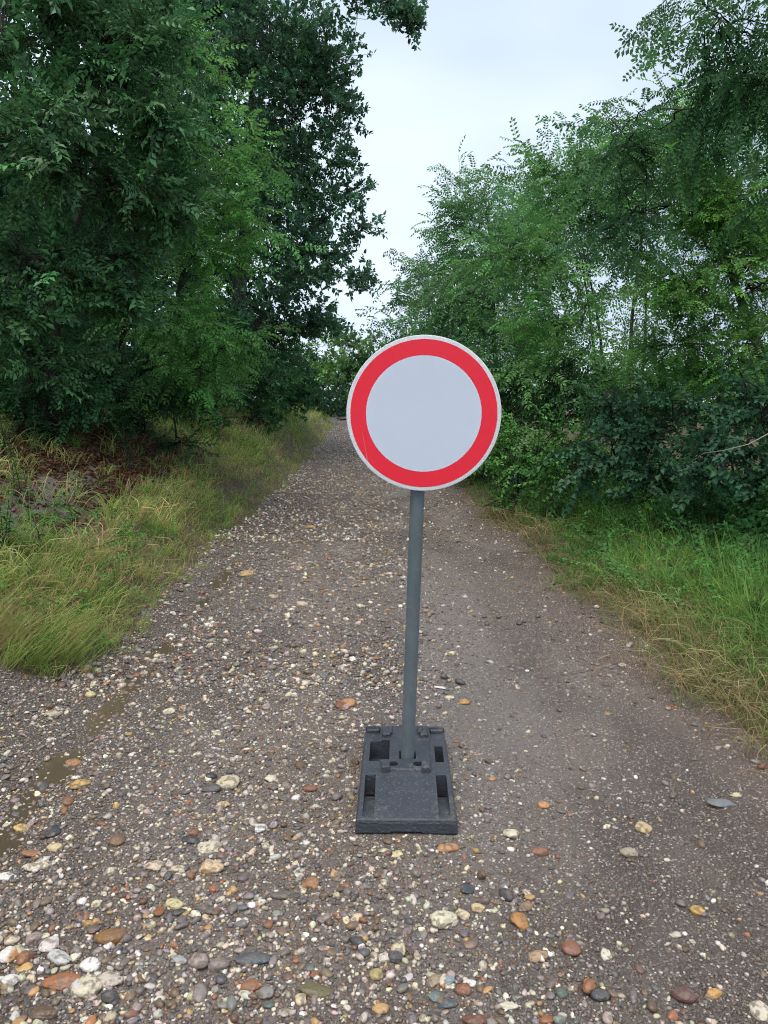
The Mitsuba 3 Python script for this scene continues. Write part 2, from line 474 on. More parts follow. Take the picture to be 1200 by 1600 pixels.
def make_tree(name, label, base, blobs, kind, color, dens, seed, trunk_r=0.12, scale=1.0, droop=0.15, group=None, category='tree', leafmat='leaf_soft', trunk_top=None, lean=(0, 0), shell=0.45, twig_every=3, stems=1, low=None):
    """trunk, limbs towards each part of the crown, twigs, leaves. blobs: (u, v, y, ru, rv)"""
    rng = np.random.default_rng(seed)
    key = numbered(name)
    labels[key] = {'label': label, 'category': category}
    if group:
        labels[key]['group'] = group
    base = np.asarray(base, float)
    B = []
    for b in blobs:
        c = at(b[0], b[1], b[2])
        rx, rz = b[3] * b[2] / 1200, b[4] * b[2] / 1200
        B.append((c, np.array([rx, (rx + rz) / 2, rz]), b[5] if len(b) > 5 else 1.0))
    if low:
        B.append((base + [0, -0.1, 0.32 * low], np.array([0.9, 0.8, 0.45]) * low, 1.0))
    top = max(c[2] for c, _, _ in B)
    mid = np.mean([c for c, _, _ in B], axis=0)
    tt = np.asarray(trunk_top) if trunk_top is not None else np.array([base[0] * 0.6 + mid[0] * 0.4, base[1] * 0.6 + mid[1] * 0.4, base[2] + 0.75 * (top - base[2])])
    t = np.linspace(0, 1, 9)
    sway = 0.02 * np.linalg.norm(tt - base)
    nodes, noder = [], []
    for sidx in range(stems):
        if stems > 1:
            a = 2 * np.pi * sidx / stems + rng.uniform(0, 1)
            end = tt + np.array([math.cos(a), math.sin(a), 0]) * 0.22 * np.linalg.norm(tt - base) * rng.uniform(0.4, 1) - [0, 0, 0.25 * sidx]
        else:
            end = tt
        tp = base + (end - base) * t[:, None] + np.stack([sway * np.sin(t * 5 + seed + sidx), sway * np.cos(t * 4 + seed), t * 0], -1) * np.sin(t * np.pi)[:, None]
        tp[0, 2] -= 0.15
        r = trunk_r * (1 - 0.8 * t) * (0.75 if sidx else 1)
        r[0] *= 1.3
        scene[f'{key}__trunk' + ('' if sidx == 0 else f'_{sidx:03d}')] = mikit.ply(tube(tp, r, 9), 'bark', smooth=50)
        for k in range(2, 9):
            nodes.append(tp[k]), noder.append(r[k])
    nl = 0
    for c, rr, dmul in sorted(B, key=lambda b: np.linalg.norm(b[0] - tt) if trunk_top is not None else b[0][2]):
        # a limb leaves the trunk or an earlier limb below the blob
        tn, tr = np.array(nodes), np.array(noder)
        near_c = c - [0, 0, 0.3 * np.linalg.norm((c - base)[:2])]
        cand = np.argmin(np.linalg.norm(tn - near_c, axis=1) - 6 * tr)
        p0 = tn[cand]
        dist = np.linalg.norm(c - p0)
        if dist < 0.3:
            continue
        u = np.linspace(0, 1, 7)
        lp = p0 + (c - p0) * u[:, None] + np.array([0, 0, 0.10 * dist]) * np.sin(u * np.pi)[:, None] + rng.normal(0, 0.045 * dist, (7, 3)) * np.sin(u * np.pi)[:, None]
        lr = min(max(tr[cand] * 0.7, 0.010), 0.007 + 0.012 * dist) * (1 - 0.75 * u)
        scene[f'{key}__limb' + ('' if nl == 0 else f'_{nl:03d}')] = mikit.ply(tube(lp, lr, 6), 'bark', smooth=60)
        nl += 1
        for k in range(2, 7):
            nodes.append(lp[k]), noder.append(lr[k])
    nodes, noder = np.array(nodes), np.array(noder)
    twigs, leaves = Bag(), Bag()
    for c, rr, dmul in B:
        n = int(dens * dmul * np.pi * rr[0] * rr[2] / (AREA[kind] * scale ** 2)) + 3
        P, d = sample_clumps(rng, n, c, rr, shell)
        spray_cloud(leaves, kind, P - d * 0.25 * scale, d * [1, 1, 0.7], color, rng, scale, droop)
        for k in range(0, n, twig_every):
            q = P[k] - d[k] * 0.3 * scale
            dd = np.linalg.norm(nodes - q, axis=1) + 0.4 * np.clip(nodes[:, 2] - q[2], 0, None)
            j = int(np.argmin(dd))
            w = 0.12 * np.linalg.norm(q - nodes[j])
            mid_ = (nodes[j] + q) / 2 + rng.normal(0, 0.5 * w, 3) + [0, 0, 0.5 * w]
            end = P[k] + d[k] * 0.1 * scale
            twigs.add(*tube(np.array([nodes[j], mid_, q, end]), np.array([min(noder[j] * 0.6, 0.02), 0.009, 0.006, 0.003]) * max(scale, 0.8), 4))
    scene[f'{key}__twigs'] = twigs.entry('bark', smooth=True, color=False)
    labels[f'{key}__twigs'] = {'kind': 'stuff'}
    scene[f'{key}__crown'] = leaves.entry(leafmat)
    labels[f'{key}__crown'] = {'kind': 'stuff'}
    return key


def foot(x, y):
    return np.array([x, y, float(ground_z(x, y))])


GLOSS, OAK = (0.088, 0.212, 0.082), (0.104, 0.225, 0.116)

# ------------------------------------------------------------------ trees, the side of the bank
make_tree('broadleaf_tree', 'dark broadleaf tree with glossy leaves and leaning dark trunk at the edge of the bank', foot(-4.9, 11.0),
          [(60, 60, 9.5, 130, 120), (190, 100, 9.6, 110, 110), (235, 220, 9.8, 90, 90), (60, 240, 9, 120, 110), (165, 300, 9.5, 110, 85), (40, 400, 9.5, 100, 85), (150, 410, 10, 95, 65), (250, 330, 10.4, 85, 85),
           (-150, 100, 9.8, 150, 180, 0.5), (-130, 330, 9.6, 130, 150, 0.5), (110, -140, 10, 210, 130, 0.5), (250, 20, 10.3, 80, 70), (10, 490, 9.6, 100, 55), (190, 460, 10.2, 80, 50), (60, 560, 9.8, 90, 50, 0.8)],
          'broad', GLOSS, 3.4, 21, trunk_r=0.10, leafmat='leaf_glossy', trunk_top=at(170, 150, 11.0))
make_tree('locust_tree', 'light green locust tree leaning out of the dark wood above the grassy bank', foot(-4.9, 14.2),
          [(295, 130, 12, 58, 55), (330, 250, 12.4, 70, 60), (385, 255, 12.2, 34, 26), (345, 150, 12.2, 22, 18), (340, 345, 12.3, 62, 55), (375, 365, 12.2, 30, 26), (290, 420, 12.3, 75, 62), (250, 500, 12, 85, 60), (310, 520, 12.3, 62, 52), (300, 585, 12.5, 66, 38), (335, 560, 12.5, 40, 45)],
          'robinia_mid', (0.165, 0.370, 0.100), 2.6, 22, trunk_r=0.08, droop=0.1)
make_tree('oak_tree', 'tall dark oak tree reaching over the road with ragged outer branches', foot(-4.8, 25.5),
          [(430, 80, 23, 120, 100), (340, 30, 24, 140, 120), (470, 190, 23, 85, 85), (490, 60, 22, 52, 48), (400, 290, 24, 125, 110), (500, 310, 23, 58, 55), (548, 300, 22.5, 40, 26), (545, 435, 22.6, 40, 32), (480, 410, 23.5, 70, 65), (420, 500, 24, 95, 80),
           (525, 180, 22.5, 40, 62), (525, 245, 22.5, 44, 35), (505, 500, 24, 36, 42), (400, -150, 24, 200, 140, 0.5), (560, -14, 20.5, 60, 22, 2), (605, 6, 20, 36, 18, 2.5), (638, 26, 20, 24, 20, 3), (540, -90, 21, 100, 60, 0.6), (515, 120, 22.5, 38, 42), (562, 355, 22.6, 28, 28), (520, 380, 23, 40, 35)],
          'oak', OAK, 2.7, 23, trunk_r=0.3, scale=1.15, leafmat='leaf_glossy', trunk_top=at(390, 20, 25.5), twig_every=3, droop=0.0)
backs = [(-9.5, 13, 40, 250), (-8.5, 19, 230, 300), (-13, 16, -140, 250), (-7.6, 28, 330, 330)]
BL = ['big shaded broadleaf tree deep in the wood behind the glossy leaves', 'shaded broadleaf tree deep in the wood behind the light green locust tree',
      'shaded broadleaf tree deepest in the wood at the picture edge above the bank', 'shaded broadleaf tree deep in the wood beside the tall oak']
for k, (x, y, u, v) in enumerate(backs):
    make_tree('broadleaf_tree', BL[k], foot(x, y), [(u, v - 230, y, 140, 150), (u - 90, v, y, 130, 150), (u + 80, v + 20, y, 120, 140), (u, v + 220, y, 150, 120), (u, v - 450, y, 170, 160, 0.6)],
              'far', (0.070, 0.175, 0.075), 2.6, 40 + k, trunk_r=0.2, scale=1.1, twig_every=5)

# shrubs along the foot of the wood
SH = [(15, 575, 11.0, 95, 60, 'dark shrub under the glossy broadleaf tree'), (75, 612, 10.4, 85, 32, 'low dark shrub covering the foot of the leaning trunk'), (265, 612, 13.0, 60, 28, 'low dark shrub at the foot of the light green locust tree'), (120, 590, 12.0, 85, 50, 'low dark shrub behind the brown leaf litter'), (215, 590, 13.5, 80, 50, 'dark shrub under the light green locust branches'),
      (390, 585, 22, 70, 55, 'dark shrub at the foot of the tall oak'), (445, 590, 30, 50, 50, 'rounded green shrub beyond the oak where the road bends'), (375, 520, 25, 75, 70, 'shaded tall shrub under the oak crown'), (305, 600, 17, 70, 40, 'low shaded shrub between locust tree and oak')]
for k, (u, v, y, ru, rv, lb) in enumerate(SH):
    c = at(u, v, y)
    make_tree('shrub', lb, foot(c[0], y + 0.3), [(u, v, y, ru, rv), (u - ru * 0.6, v + rv * 0.4, y, ru * 0.7, rv * 0.6), (u + ru * 0.6, v + rv * 0.3, y, ru * 0.6, rv * 0.7)],
              'broad_small' if y < 18 else 'far', (0.070, 0.185, 0.070), 2.6, 60 + k, trunk_r=0.03, category='shrub', scale=1.0 if y < 18 else 0.75, low=ru * y / 1200)

# far end of the road
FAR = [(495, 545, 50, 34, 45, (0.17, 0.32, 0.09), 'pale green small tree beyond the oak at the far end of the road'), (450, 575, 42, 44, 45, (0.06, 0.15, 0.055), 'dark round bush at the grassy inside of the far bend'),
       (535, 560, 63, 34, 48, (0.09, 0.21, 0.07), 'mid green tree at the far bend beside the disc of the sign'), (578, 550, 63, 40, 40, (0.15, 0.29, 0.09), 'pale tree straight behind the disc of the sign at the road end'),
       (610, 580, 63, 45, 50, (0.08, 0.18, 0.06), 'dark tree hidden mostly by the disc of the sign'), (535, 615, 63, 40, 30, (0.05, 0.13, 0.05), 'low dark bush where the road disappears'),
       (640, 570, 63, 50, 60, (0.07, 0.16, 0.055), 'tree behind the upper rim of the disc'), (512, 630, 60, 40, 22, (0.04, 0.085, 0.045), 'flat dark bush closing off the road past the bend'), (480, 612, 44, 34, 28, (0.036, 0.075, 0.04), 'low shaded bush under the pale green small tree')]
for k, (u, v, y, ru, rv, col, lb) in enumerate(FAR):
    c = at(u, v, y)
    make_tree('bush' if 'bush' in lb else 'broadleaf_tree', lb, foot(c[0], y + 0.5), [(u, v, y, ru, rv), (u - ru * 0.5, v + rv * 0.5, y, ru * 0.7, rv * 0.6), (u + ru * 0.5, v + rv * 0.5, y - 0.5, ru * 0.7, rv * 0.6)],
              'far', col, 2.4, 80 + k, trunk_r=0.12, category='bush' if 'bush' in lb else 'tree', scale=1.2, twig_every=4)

# ------------------------------------------------------------------ trees, the other side
make_tree('locust_tree', 'nearest locust tree whose dark fronds hang into the top of the sky', foot(5.6, 6.8),
          [(1155, 55, 6.5, 75, 55), (1105, 15, 6.5, 32, 38), (1190, 130, 6.5, 65, 70), (1260, 80, 6.6, 80, 120, 0.6), (1150, -60, 6.5, 120, 60, 0.7), (1120, 100, 6.6, 36, 30), (1240, 260, 6.8, 70, 80, 0.7),
           (1000, 180, 7.6, 36, 34), (975, 230, 7.5, 30, 44), (965, 300, 7.5, 26, 42), (970, 370, 7.6, 24, 40), (1010, 330, 7.7, 30, 50), (1015, 240, 7.7, 40, 40), (1100, 180, 7.2, 60, 45)],
          'robinia', (0.080, 0.190, 0.074), 3.3, 31, trunk_r=0.11, droop=0.7, trunk_top=at(1300, -60, 6.8), twig_every=4)
make_tree('locust_tree', 'large locust tree with a slanting branch beside the dark bramble thicket', foot(5.6, 10.2),
          [(1070, 260, 9.5, 90, 75), (1150, 330, 9.4, 80, 80), (1160, 430, 9.2, 85, 80), (1070, 350, 9.6, 70, 60), (1090, 470, 9.5, 85, 60), (1180, 540, 8.8, 70, 55),
           (1110, 190, 9.4, 80, 60), (1005, 205, 10.2, 65, 50), (1040, 150, 9.8, 45, 28, 0.8), (1050, 540, 9.8, 80, 48), (1240, 350, 9.3, 90, 150, 0.5), (1120, 590, 9.6, 90, 45)],
          'robinia', (0.150, 0.325, 0.080), 3.6, 32, trunk_r=0.09, droop=0.15, trunk_top=at(1080, 200, 9.9), twig_every=4)
make_tree('locust_tree', 'slender locust tree with several thin dark stems showing against the sky', foot(4.15, 13.2),
          [(905, 225, 14, 48, 50), (880, 300, 14, 75, 70), (825, 400, 13.6, 90, 62), (905, 395, 13.5, 45, 42), (1000, 400, 13.5, 50, 42, 0.7), (875, 500, 13, 80, 48), (1025, 500, 13.4, 50, 45, 0.8), (930, 330, 13.8, 60, 50), (960, 585, 12.9, 75, 40), (860, 570, 13, 80, 40)],
          'robinia_mid', (0.155, 0.330, 0.105), 4.0, 33, trunk_r=0.06, droop=0.1, trunk_top=at(950, 330, 13.4), stems=4)
make_tree('locust_tree', 'pale locust tree with two pointed tops standing against the sky', foot(2.9, 17.4),
          [(722, 300, 18, 36, 36), (738, 370, 18, 55, 50), (720, 440, 18, 72, 50), (800, 320, 17.4, 46, 45), (832, 275, 17, 34, 28), (785, 420, 17, 80, 70), (715, 510, 18, 80, 48), (800, 510, 17, 85, 55), (745, 570, 17, 70, 45)],
          'robinia_mid', (0.155, 0.330, 0.130), 3.9, 34, trunk_r=0.09, droop=0.05, scale=1.1, trunk_top=at(760, 330, 17.5))
make_tree('locust_tree', 'small thin locust tree furthest along the road above the disc', foot(1.6, 26.4),
          [(652, 430, 26, 36, 34, 0.7), (632, 485, 26, 36, 26, 0.8), (690, 490, 24, 50, 45), (655, 540, 25, 65, 35), (675, 405, 26, 22, 18, 0.7)],
          'robinia_far', (0.095, 0.215, 0.085), 2.8, 35, trunk_r=0.08, droop=0.0, scale=1.0)

BU = [(800, 590, 14, 80, 55, 'broad_small', (0.050, 0.145, 0.045), 'dark leafy bush directly behind the rim of the disc'), (885, 600, 12.6, 75, 55, 'broad_small', (0.055, 0.150, 0.045), 'dark leafy bush in front of the thin dark stems'),
      (815, 680, 11.5, 58, 44, 'broad_small', (0.100, 0.260, 0.055), 'bright green low bush on the verge beside the disc'), (870, 700, 10.5, 60, 48, 'broad_small', (0.085, 0.220, 0.050), 'bright green leafy bush between verge and thicket'),
      (1000, 610, 11.0, 80, 55, 'broad_small', (0.052, 0.140, 0.042), 'leafy bush behind the dark thicket'), (760, 640, 16, 50, 50, 'broad_small', (0.065, 0.175, 0.05), 'green bush mostly hidden behind the disc'),
      (1180, 600, 10.4, 90, 60, 'broad_small', (0.045, 0.125, 0.040), 'leafy bush behind the thicket at the picture edge')]
for k, (u, v, y, ru, rv, kind, col, lb) in enumerate(BU):
    c = at(u, v, y)
    make_tree('bush', lb, foot(c[0], y + 0.2), [(u, v, y, ru, rv), (u - ru * 0.6, v + rv * 0.5, y, ru * 0.6, rv * 0.6), (u + ru * 0.6, v + rv * 0.4, y - 0.2, ru * 0.7, rv * 0.7), (u, v + rv * 0.9, y - 0.3, ru, rv * 0.5)],
              kind, col, 2.2, 100 + k, trunk_r=0.025, category='bush', leafmat='leaf_glossy', low=ru * y / 1200)
make_tree('bramble_thicket', 'dark glossy round leaved thicket overhanging the tall grass', foot(4.3, 9.0),
          [(955, 660, 9.2, 80, 60), (1050, 660, 8.7, 95, 75), (1110, 720, 8.4, 80, 70), (1000, 745, 8.8, 85, 48), (1180, 650, 8.2, 80, 70), (1200, 740, 8.2, 70, 45), (925, 725, 9.3, 55, 40), (1260, 680, 8.2, 90, 120, 0.5)],
          'heart', (0.055, 0.145, 0.068), 2.6, 110, trunk_r=0.03, category='thicket', leafmat='leaf_glossy', droop=0.3)

# the wood goes on behind: one mass of leaves that nobody could count
rng = np.random.default_rng(71)
bag = Bag()


def mass(n, x0, x1, y0, y1, h0, h1, col, scale):
    x, y = rng.uniform(x0, x1, n), rng.uniform(y0, y1, n)
    s = x - road_x(y)
    m = (s < -5.0) | (s > 5.0) | (y > 68) | ((y > 56) & (s > 2.6))
    x, y = x[m], y[m]
    hh = h0 + (h1 - h0) * n2(x, y, 0.16, 61)
    P = np.stack([x, y, ground_z(x, y) + hh * rng.random(len(x)) ** 0.8], -1)
    o = rng.normal(size=P.shape)
    spray_cloud(bag, 'far', P, o / np.linalg.norm(o, axis=1, keepdims=True), col, rng, scale, 0.1)


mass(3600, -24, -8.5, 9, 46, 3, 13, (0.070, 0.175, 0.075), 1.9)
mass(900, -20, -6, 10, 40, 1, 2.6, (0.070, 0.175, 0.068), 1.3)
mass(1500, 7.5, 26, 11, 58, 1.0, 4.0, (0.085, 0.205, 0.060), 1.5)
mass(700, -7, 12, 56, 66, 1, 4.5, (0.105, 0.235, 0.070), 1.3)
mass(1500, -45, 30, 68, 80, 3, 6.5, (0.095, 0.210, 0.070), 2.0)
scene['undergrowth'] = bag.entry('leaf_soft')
labels['undergrowth'] = {'label': 'mass of leafy undergrowth filling the wood behind the trees', 'category': 'undergrowth', 'kind': 'stuff'}

# ------------------------------------------------------------------ grass
def blade_tuft(rng, n=11, L=0.35, W=0.006, lie=0.35, spread=0.05):
    """a tuft of blades, each of five triangles"""
    parts, vary = [], []
    for k in range(n):
        az = rng.uniform(0, 2 * np.pi)
        h = L * rng.uniform(0.55, 1.15)
        w = W * rng.uniform(0.7, 1.3)
        b = np.array([rng.normal(0, spread), rng.normal(0, spread), 0])
        out = np.array([math.cos(az), math.sin(az), 0])
        le = np.clip(lie + rng.normal(0, 0.22), 0.03, 1.25)
        p1 = b + out * h * 0.45 * math.sin(le * 0.6) + [0, 0, h * 0.45 * math.cos(le * 0.6)]
        p2 = p1 + out * h * 0.33 * math.sin(le * 1.25) + [0, 0, h * 0.33 * math.cos(le * 1.25)]
        p3 = p2 + out * h * 0.25 * math.sin(le * 1.9) + [0, 0, h * 0.25 * math.cos(le * 1.9)]
        s = np.array([-out[1], out[0], 0]) * w / 2
        s = s * math.cos(rng.uniform(-0.8, 0.8)) + np.array([0, 0, 0.3 * w * rng.uniform(-1, 1)])
        v = np.array([b - s, b + s, p1 - s, p1 + s, p2 - s * 0.7, p2 + s * 0.7, p3])
        parts.append((v, np.array([[0, 1, 3], [0, 3, 2], [2, 3, 5], [2, 5, 4], [4, 5, 6]])))
        vary.append(np.full(7, rng.uniform(0.75, 1.25)))
    return (*join(parts), np.concatenate(vary))


_g = np.random.default_rng(5)
TUFTS = {'mid': [blade_tuft(_g, 11, 0.33, 0.0075, 0.75) for _ in range(8)], 'tall': [blade_tuft(_g, 10, 0.56, 0.0095, 0.45, 0.06) for _ in range(8)],
         'far': [blade_tuft(_g, 9, 0.42, 0.014, 0.5, 0.12) for _ in range(6)], 'flat': [blade_tuft(_g, 14, 0.42, 0.0045, 1.25, 0.10) for _ in range(8)],
         'stalk': [blade_tuft(_g, 4, 0.75, 0.0035, 0.22, 0.07) for _ in range(6)]}


def tuft_cloud(bag, kind, x, y, col, rng, scale, comb=None):
    n = len(x)
    a = rng.uniform(0, 2 * np.pi, n)
    z = ground_z(x, y) - 0.01
    R = np.zeros((n, 3, 3))
    R[:, 0, 0], R[:, 0, 1], R[:, 1, 0], R[:, 1, 1], R[:, 2, 2] = np.cos(a), -np.sin(a), np.sin(a), np.cos(a), 1
    R *= (scale * rng.uniform(0.65, 1.25, n))[:, None, None]
    if comb is not None:  # blades combed over by wind and rain
        R[:, 0, 2] += comb[0] * np.linalg.norm(R[:, 2], axis=1)
        R[:, 1, 2] += comb[1] * np.linalg.norm(R[:, 2], axis=1)
    P = np.stack([x, y, z], -1)
    which = rng.integers(0, len(TUFTS[kind]), n)
    for k, (v, f, vary) in enumerate(TUFTS[kind]):
        m = which == k
        bag.copies(v, f, R[m], P[m], col[m], vary)


GREEN, YELLOW, STRAW, DEEP = np.array([0.200, 0.350, 0.075]), np.array([0.44, 0.48, 0.17]), np.array([0.55, 0.41, 0.21]), np.array([0.085, 0.225, 0.068])


DRY = [(on_ground(u, v)[:2], rx, ry) for u, v, rx, ry in ((30, 945, 0.45, 0.55), (130, 862, 0.65, 0.75), (60, 1000, 0.35, 0.3), (285, 785, 0.7, 1.3), (310, 660, 1.3, 3.5), (250, 700, 0.8, 1.5), (850, 826, 0.5, 1.0), (940, 975, 0.35, 0.7), (1080, 1075, 0.35, 0.5), (700, 755, 0.5, 3.0))]


def straw_amount(x, y):
    a = n2(x, y, 0.75, 31, 3) * 0.84
    for (cx, cy), rx, ry in DRY:
        a = a + 0.17 * np.exp(-((x - cx) / rx) ** 2 - ((y - cy) / ry) ** 2)
    return a


def verge(seed, side):
    rng = np.random.default_rng(seed)
    live, dry = Bag(), Bag()
    bands = [(2.4, 6.5, 230, 'mid', 1.0), (6.5, 12, 88, 'mid', 1.25), (12, 20, 42, 'far', 1.0), (20, 34, 22, 'far', 1.15), (34, 60, 9, 'far', 1.5)]
    for y0, y1, per, kind, sc in bands:
        wide = 7.5 if side < 0 else 6.5
        n = int((y1 - y0) * wide * per)
        y = rng.uniform(y0, y1, n)
        e = edge_l(y) if side < 0 else edge_r(y)
        d = rng.uniform(-0.12, wide, n)
        x = road_x(y) + side * (e + d)
        keep = (np.abs(x) < 0.56 * y + 1.4)
        if side > 0:  # below the thicket and the bushes the grass thins out
            keep &= rng.random(n) < np.clip(1.35 - 0.30 * np.clip(d - 1.0, 0, 9), 0.12, 1)
        else:
            keep &= rng.random(n) < np.where(bare(x, y), 0.10, 1.0) * np.clip(2.3 - 0.35 * d, 0.12, 1)
        # ragged edge towards the gravel
        keep &= rng.random(n) < np.clip(0.25 + d * 3.5, 0, 1)
        x, y, d = x[keep], y[keep], d[keep]
        n = len(x)
        st = straw_amount(x, y)
        mixv = n2(x, y, 1.7, 33, 3)
        if side < 0:
            green = GREEN + (YELLOW - GREEN) * np.clip((mixv[:, None] - 0.35) * 3.2, 0, 1)
            isdry = rng.random(n) < np.clip((st - 0.50) * 7, 0.06, 0.9)
        else:
            k = np.clip(1.1 - d * 0.75, 0, 1)[:, None]
            green = DEEP * 1.15 + (GREEN * 1.1 - DEEP * 1.15) * np.clip(mixv[:, None] * 1.6 - 0.3, 0, 1)
            green = green * (1 - k * 0.4) + YELLOW * 0.75 * k * 0.4
            isdry = rng.random(n) < np.clip(0.62 - d * 1.0 + (st - 0.5) * 1.8, 0.03, 0.6)
        col = green * np.exp(rng.normal(0, 0.15, (n, 1))) * np.exp(rng.normal(0, 0.06, (n, 3)))
        dcol = (STRAW if side < 0 else STRAW * [0.62, 0.66, 0.66]) * np.exp(rng.normal(0, 0.25, (n, 1))) * np.exp(rng.normal(0, 0.05, (n, 3)))
        grow_ = (0.5 + 0.5 * np.clip(d / 0.9, 0, 1)) * (0.35 + 1.0 * n2(x, y, 0.9, 35)) * (0.82 if side < 0 else 0.78)
        if side > 0:
            grow_ = grow_ * 1.08
        g = ~isdry
        tuft_cloud(live, kind, x[g], y[g], col[g], rng, sc * grow_[g], (0.30, -0.22) if side < 0 else (-0.30, -0.18))
        kd = 'flat' if y0 < 12 else 'far'
        tuft_cloud(dry, kd, x[isdry], y[isdry], dcol[isdry], rng, sc * (0.6 + 0.5 * grow_[isdry]) * (1 if y0 < 12 else 0.6), (0.3, -0.3) if side < 0 else (-0.3, -0.3))
        # taller stalks between
        pick = rng.random(n) < (0.05 if side < 0 else 0.03)
        tuft_cloud(live, 'stalk', x[pick], y[pick], (0.6 * YELLOW + 0.4 * col)[pick], rng, np.full(pick.sum(), 0.8 * (1 if y0 < 12 else 1.2)))
        if side > 0 and y0 < 12:
            pick = (rng.random(n) < 0.35) & (d > 0.7)
            tuft_cloud(live, 'tall', x[pick], y[pick], col[pick], rng, grow_[pick] * 0.95, (-0.25, -0.15))
    if side < 0:  # long blades laid over towards the road by the rain
        for (u0, u1), (v0, v1), m, cm in (((-20, 130), (985, 1045), 90, (0.95, -0.35)), ((60, 180), (880, 960), 60, (0.7, -0.3)), ((200, 330), (760, 840), 60, (0.7, -0.3))):
            q = np.array([on_ground(rng.uniform(u0, u1), rng.uniform(v0, v1))[:2] for _ in range(m)])
            c = (0.45 * GREEN + 0.55 * YELLOW) * np.exp(rng.normal(0, 0.2, (m, 1)))
            tuft_cloud(live, 'tall', q[:, 0], q[:, 1], c, rng, np.full(m, 0.46), cm)
            m3_ = m // 3
            tuft_cloud(dry, 'tall', q[:m3_, 0] - 0.1, q[:m3_, 1] + 0.05, STRAW * np.exp(rng.normal(0, 0.2, (m3_, 1))), rng, np.full(m3_, 0.5), cm)
    return live, dry


LITTER = [on_ground(u, v)[:2] for u, v in ((145, 668), (120, 690), (155, 705), (170, 735), (110, 745), (60, 790), (130, 765), (30, 815), (85, 715))]


def bare(x, y):
    b = np.zeros(len(x), bool)
    for (cx, cy), r in zip(LITTER, (1.2, 1.0, 0.9, 0.55, 0.75, 0.55, 0.5, 0.45, 0.7)):
        b |= np.hypot((x - cx), (y - cy) * 0.75) < r * (0.8 + 0.5 * n2(x, y, 2.0, 37))
    return b


for side, word, lb, ld in ((-1, 'bank', 'yellowish green grass covering the bank beside the stony side of the road', 'matted straw coloured dead grass lying on the bank'),
                           (1, 'verge', 'deep green tall grass on the verge below the dark thicket', 'flattened brown dead grass along the smooth side of the road')):
    live, dry = verge(7 if side < 0 else 8, side)
    for nm, bg, text in (('grass', live, lb), ('dry_grass', dry, ld)):
        k = numbered(nm)
        scene[k] = bg.entry('leaf_grass')
        labels[k] = {'label': text, 'category': 'grass', 'kind': 'stuff'}

# low leafy weeds spilling from the bushes on to the verge
rng = np.random.default_rng(19)
bag = Bag()
for y0, y1, d0, d1, n, kind, hh, col in ((8.5, 18, 0.8, 3.4, 1500, 'broad_small', 0.75, (0.095, 0.245, 0.055)), (6.5, 10.5, 1.5, 3.6, 700, 'heart', 0.55, (0.060, 0.165, 0.050)), (4.5, 9.0, 1.6, 4.0, 800, 'heart', 0.4, (0.080, 0.205, 0.062)), (5.5, 12, 0.4, 1.8, 500, 'broad_small', 0.15, (0.11, 0.26, 0.07))):
    y = rng.uniform(y0, y1, n)
    d = rng.uniform(d0, d1, n)
    x = road_x(y) + edge_r(y) + d
    m = n2(x, y, 1.5, 43) > 0.42
    x, y, d = x[m], y[m], d[m]
    h = hh * rng.random(len(x)) * np.clip((d - d0) / 1.2 + 0.2, 0.2, 1)
    o = rng.normal(size=(len(x), 3)) * [1, 1, 0.4] + [-0.3, -0.3, 0.25]
    spray_cloud(bag, kind, np.stack([x, y, ground_z(x, y) + h + 0.03], -1), o / np.linalg.norm(o, axis=1, keepdims=True), col, rng, 0.8, 0.0)
vb, bag = bag, Bag()
y = 4.2 * 4.2 ** rng.random(1500)
d = rng.uniform(0.25, 4.5, 1500)
x = road_x(y) - edge_l(y) - d
m = (n2(x, y, 1.4, 47) > 0.52) & (np.abs(x) < 0.55 * y + 0.4)
x, y = x[m], y[m]
o = rng.normal(size=(len(x), 3)) * [1, 1, 0.4] + [0.2, -0.3, 0.35]
spray_cloud(bag, 'broad_small', np.stack([x, y, ground_z(x, y) + 0.22 * rng.random(len(x)) + 0.02], -1), o / np.linalg.norm(o, axis=1, keepdims=True), (0.105, 0.250, 0.055), rng, 0.55, 0.0)
scene['bank_weeds'] = bag.entry('leaf_soft')
labels['bank_weeds'] = {'label': 'low leafy weeds scattered through the grass of the bank', 'category': 'weeds', 'kind': 'stuff'}
bag = vb
scene['verge_weeds'] = bag.entry('leaf_soft')
labels['verge_weeds'] = {'label': 'low bright leafy weeds spilling from the bushes on to the verge', 'category': 'weeds', 'kind': 'stuff'}

# brown leaves on the bare part of the bank and under the trees
rng = np.random.default_rng(17)
bag = Bag()
lv, lf = leaf2(0.08, 0.04, np.zeros(3), np.array([1.0, 0, 0]), np.array([0, 0, 1.0]), fold=0.3, droop=0.25)
xs, ys = [], []
for (cx, cy), r, n in zip(LITTER, (1.6, 1.4, 1.2, 0.6, 0.8, 0.4, 0.5, 0.3, 0.9), (2200, 1600, 1500, 500, 600, 200, 250, 120, 700)):
    xs.append(cx + rng.normal(0, r * 0.6, n)), ys.append(cy + rng.normal(0, r * 0.9, n))
xs.append(rng.uniform(-9, -3.5, 2500)), ys.append(rng.uniform(8, 22, 2500))
x, y = np.concatenate(xs), np.concatenate(ys)
m = x < road_x(y) - edge_l(y) - 0.8
x, y = x[m], y[m]
n = len(x)
d = rng.normal(size=(n, 3)) * [1, 1, 0.3]
bag.copies(lv, lf, frames(d, rng.normal(0, 0.4, n)) * rng.uniform(0.6, 1.3, n)[:, None, None], np.stack([x, y, ground_z(x, y) + rng.uniform(0.0, 0.035, n)], -1),
           np.array([[0.105, 0.055, 0.034]]) * np.exp(rng.normal(0, 0.4, (n, 1))) * np.exp(rng.normal(0, 0.08, (n, 3))))
scene['leaf_litter'] = bag.entry('leaf_dead')
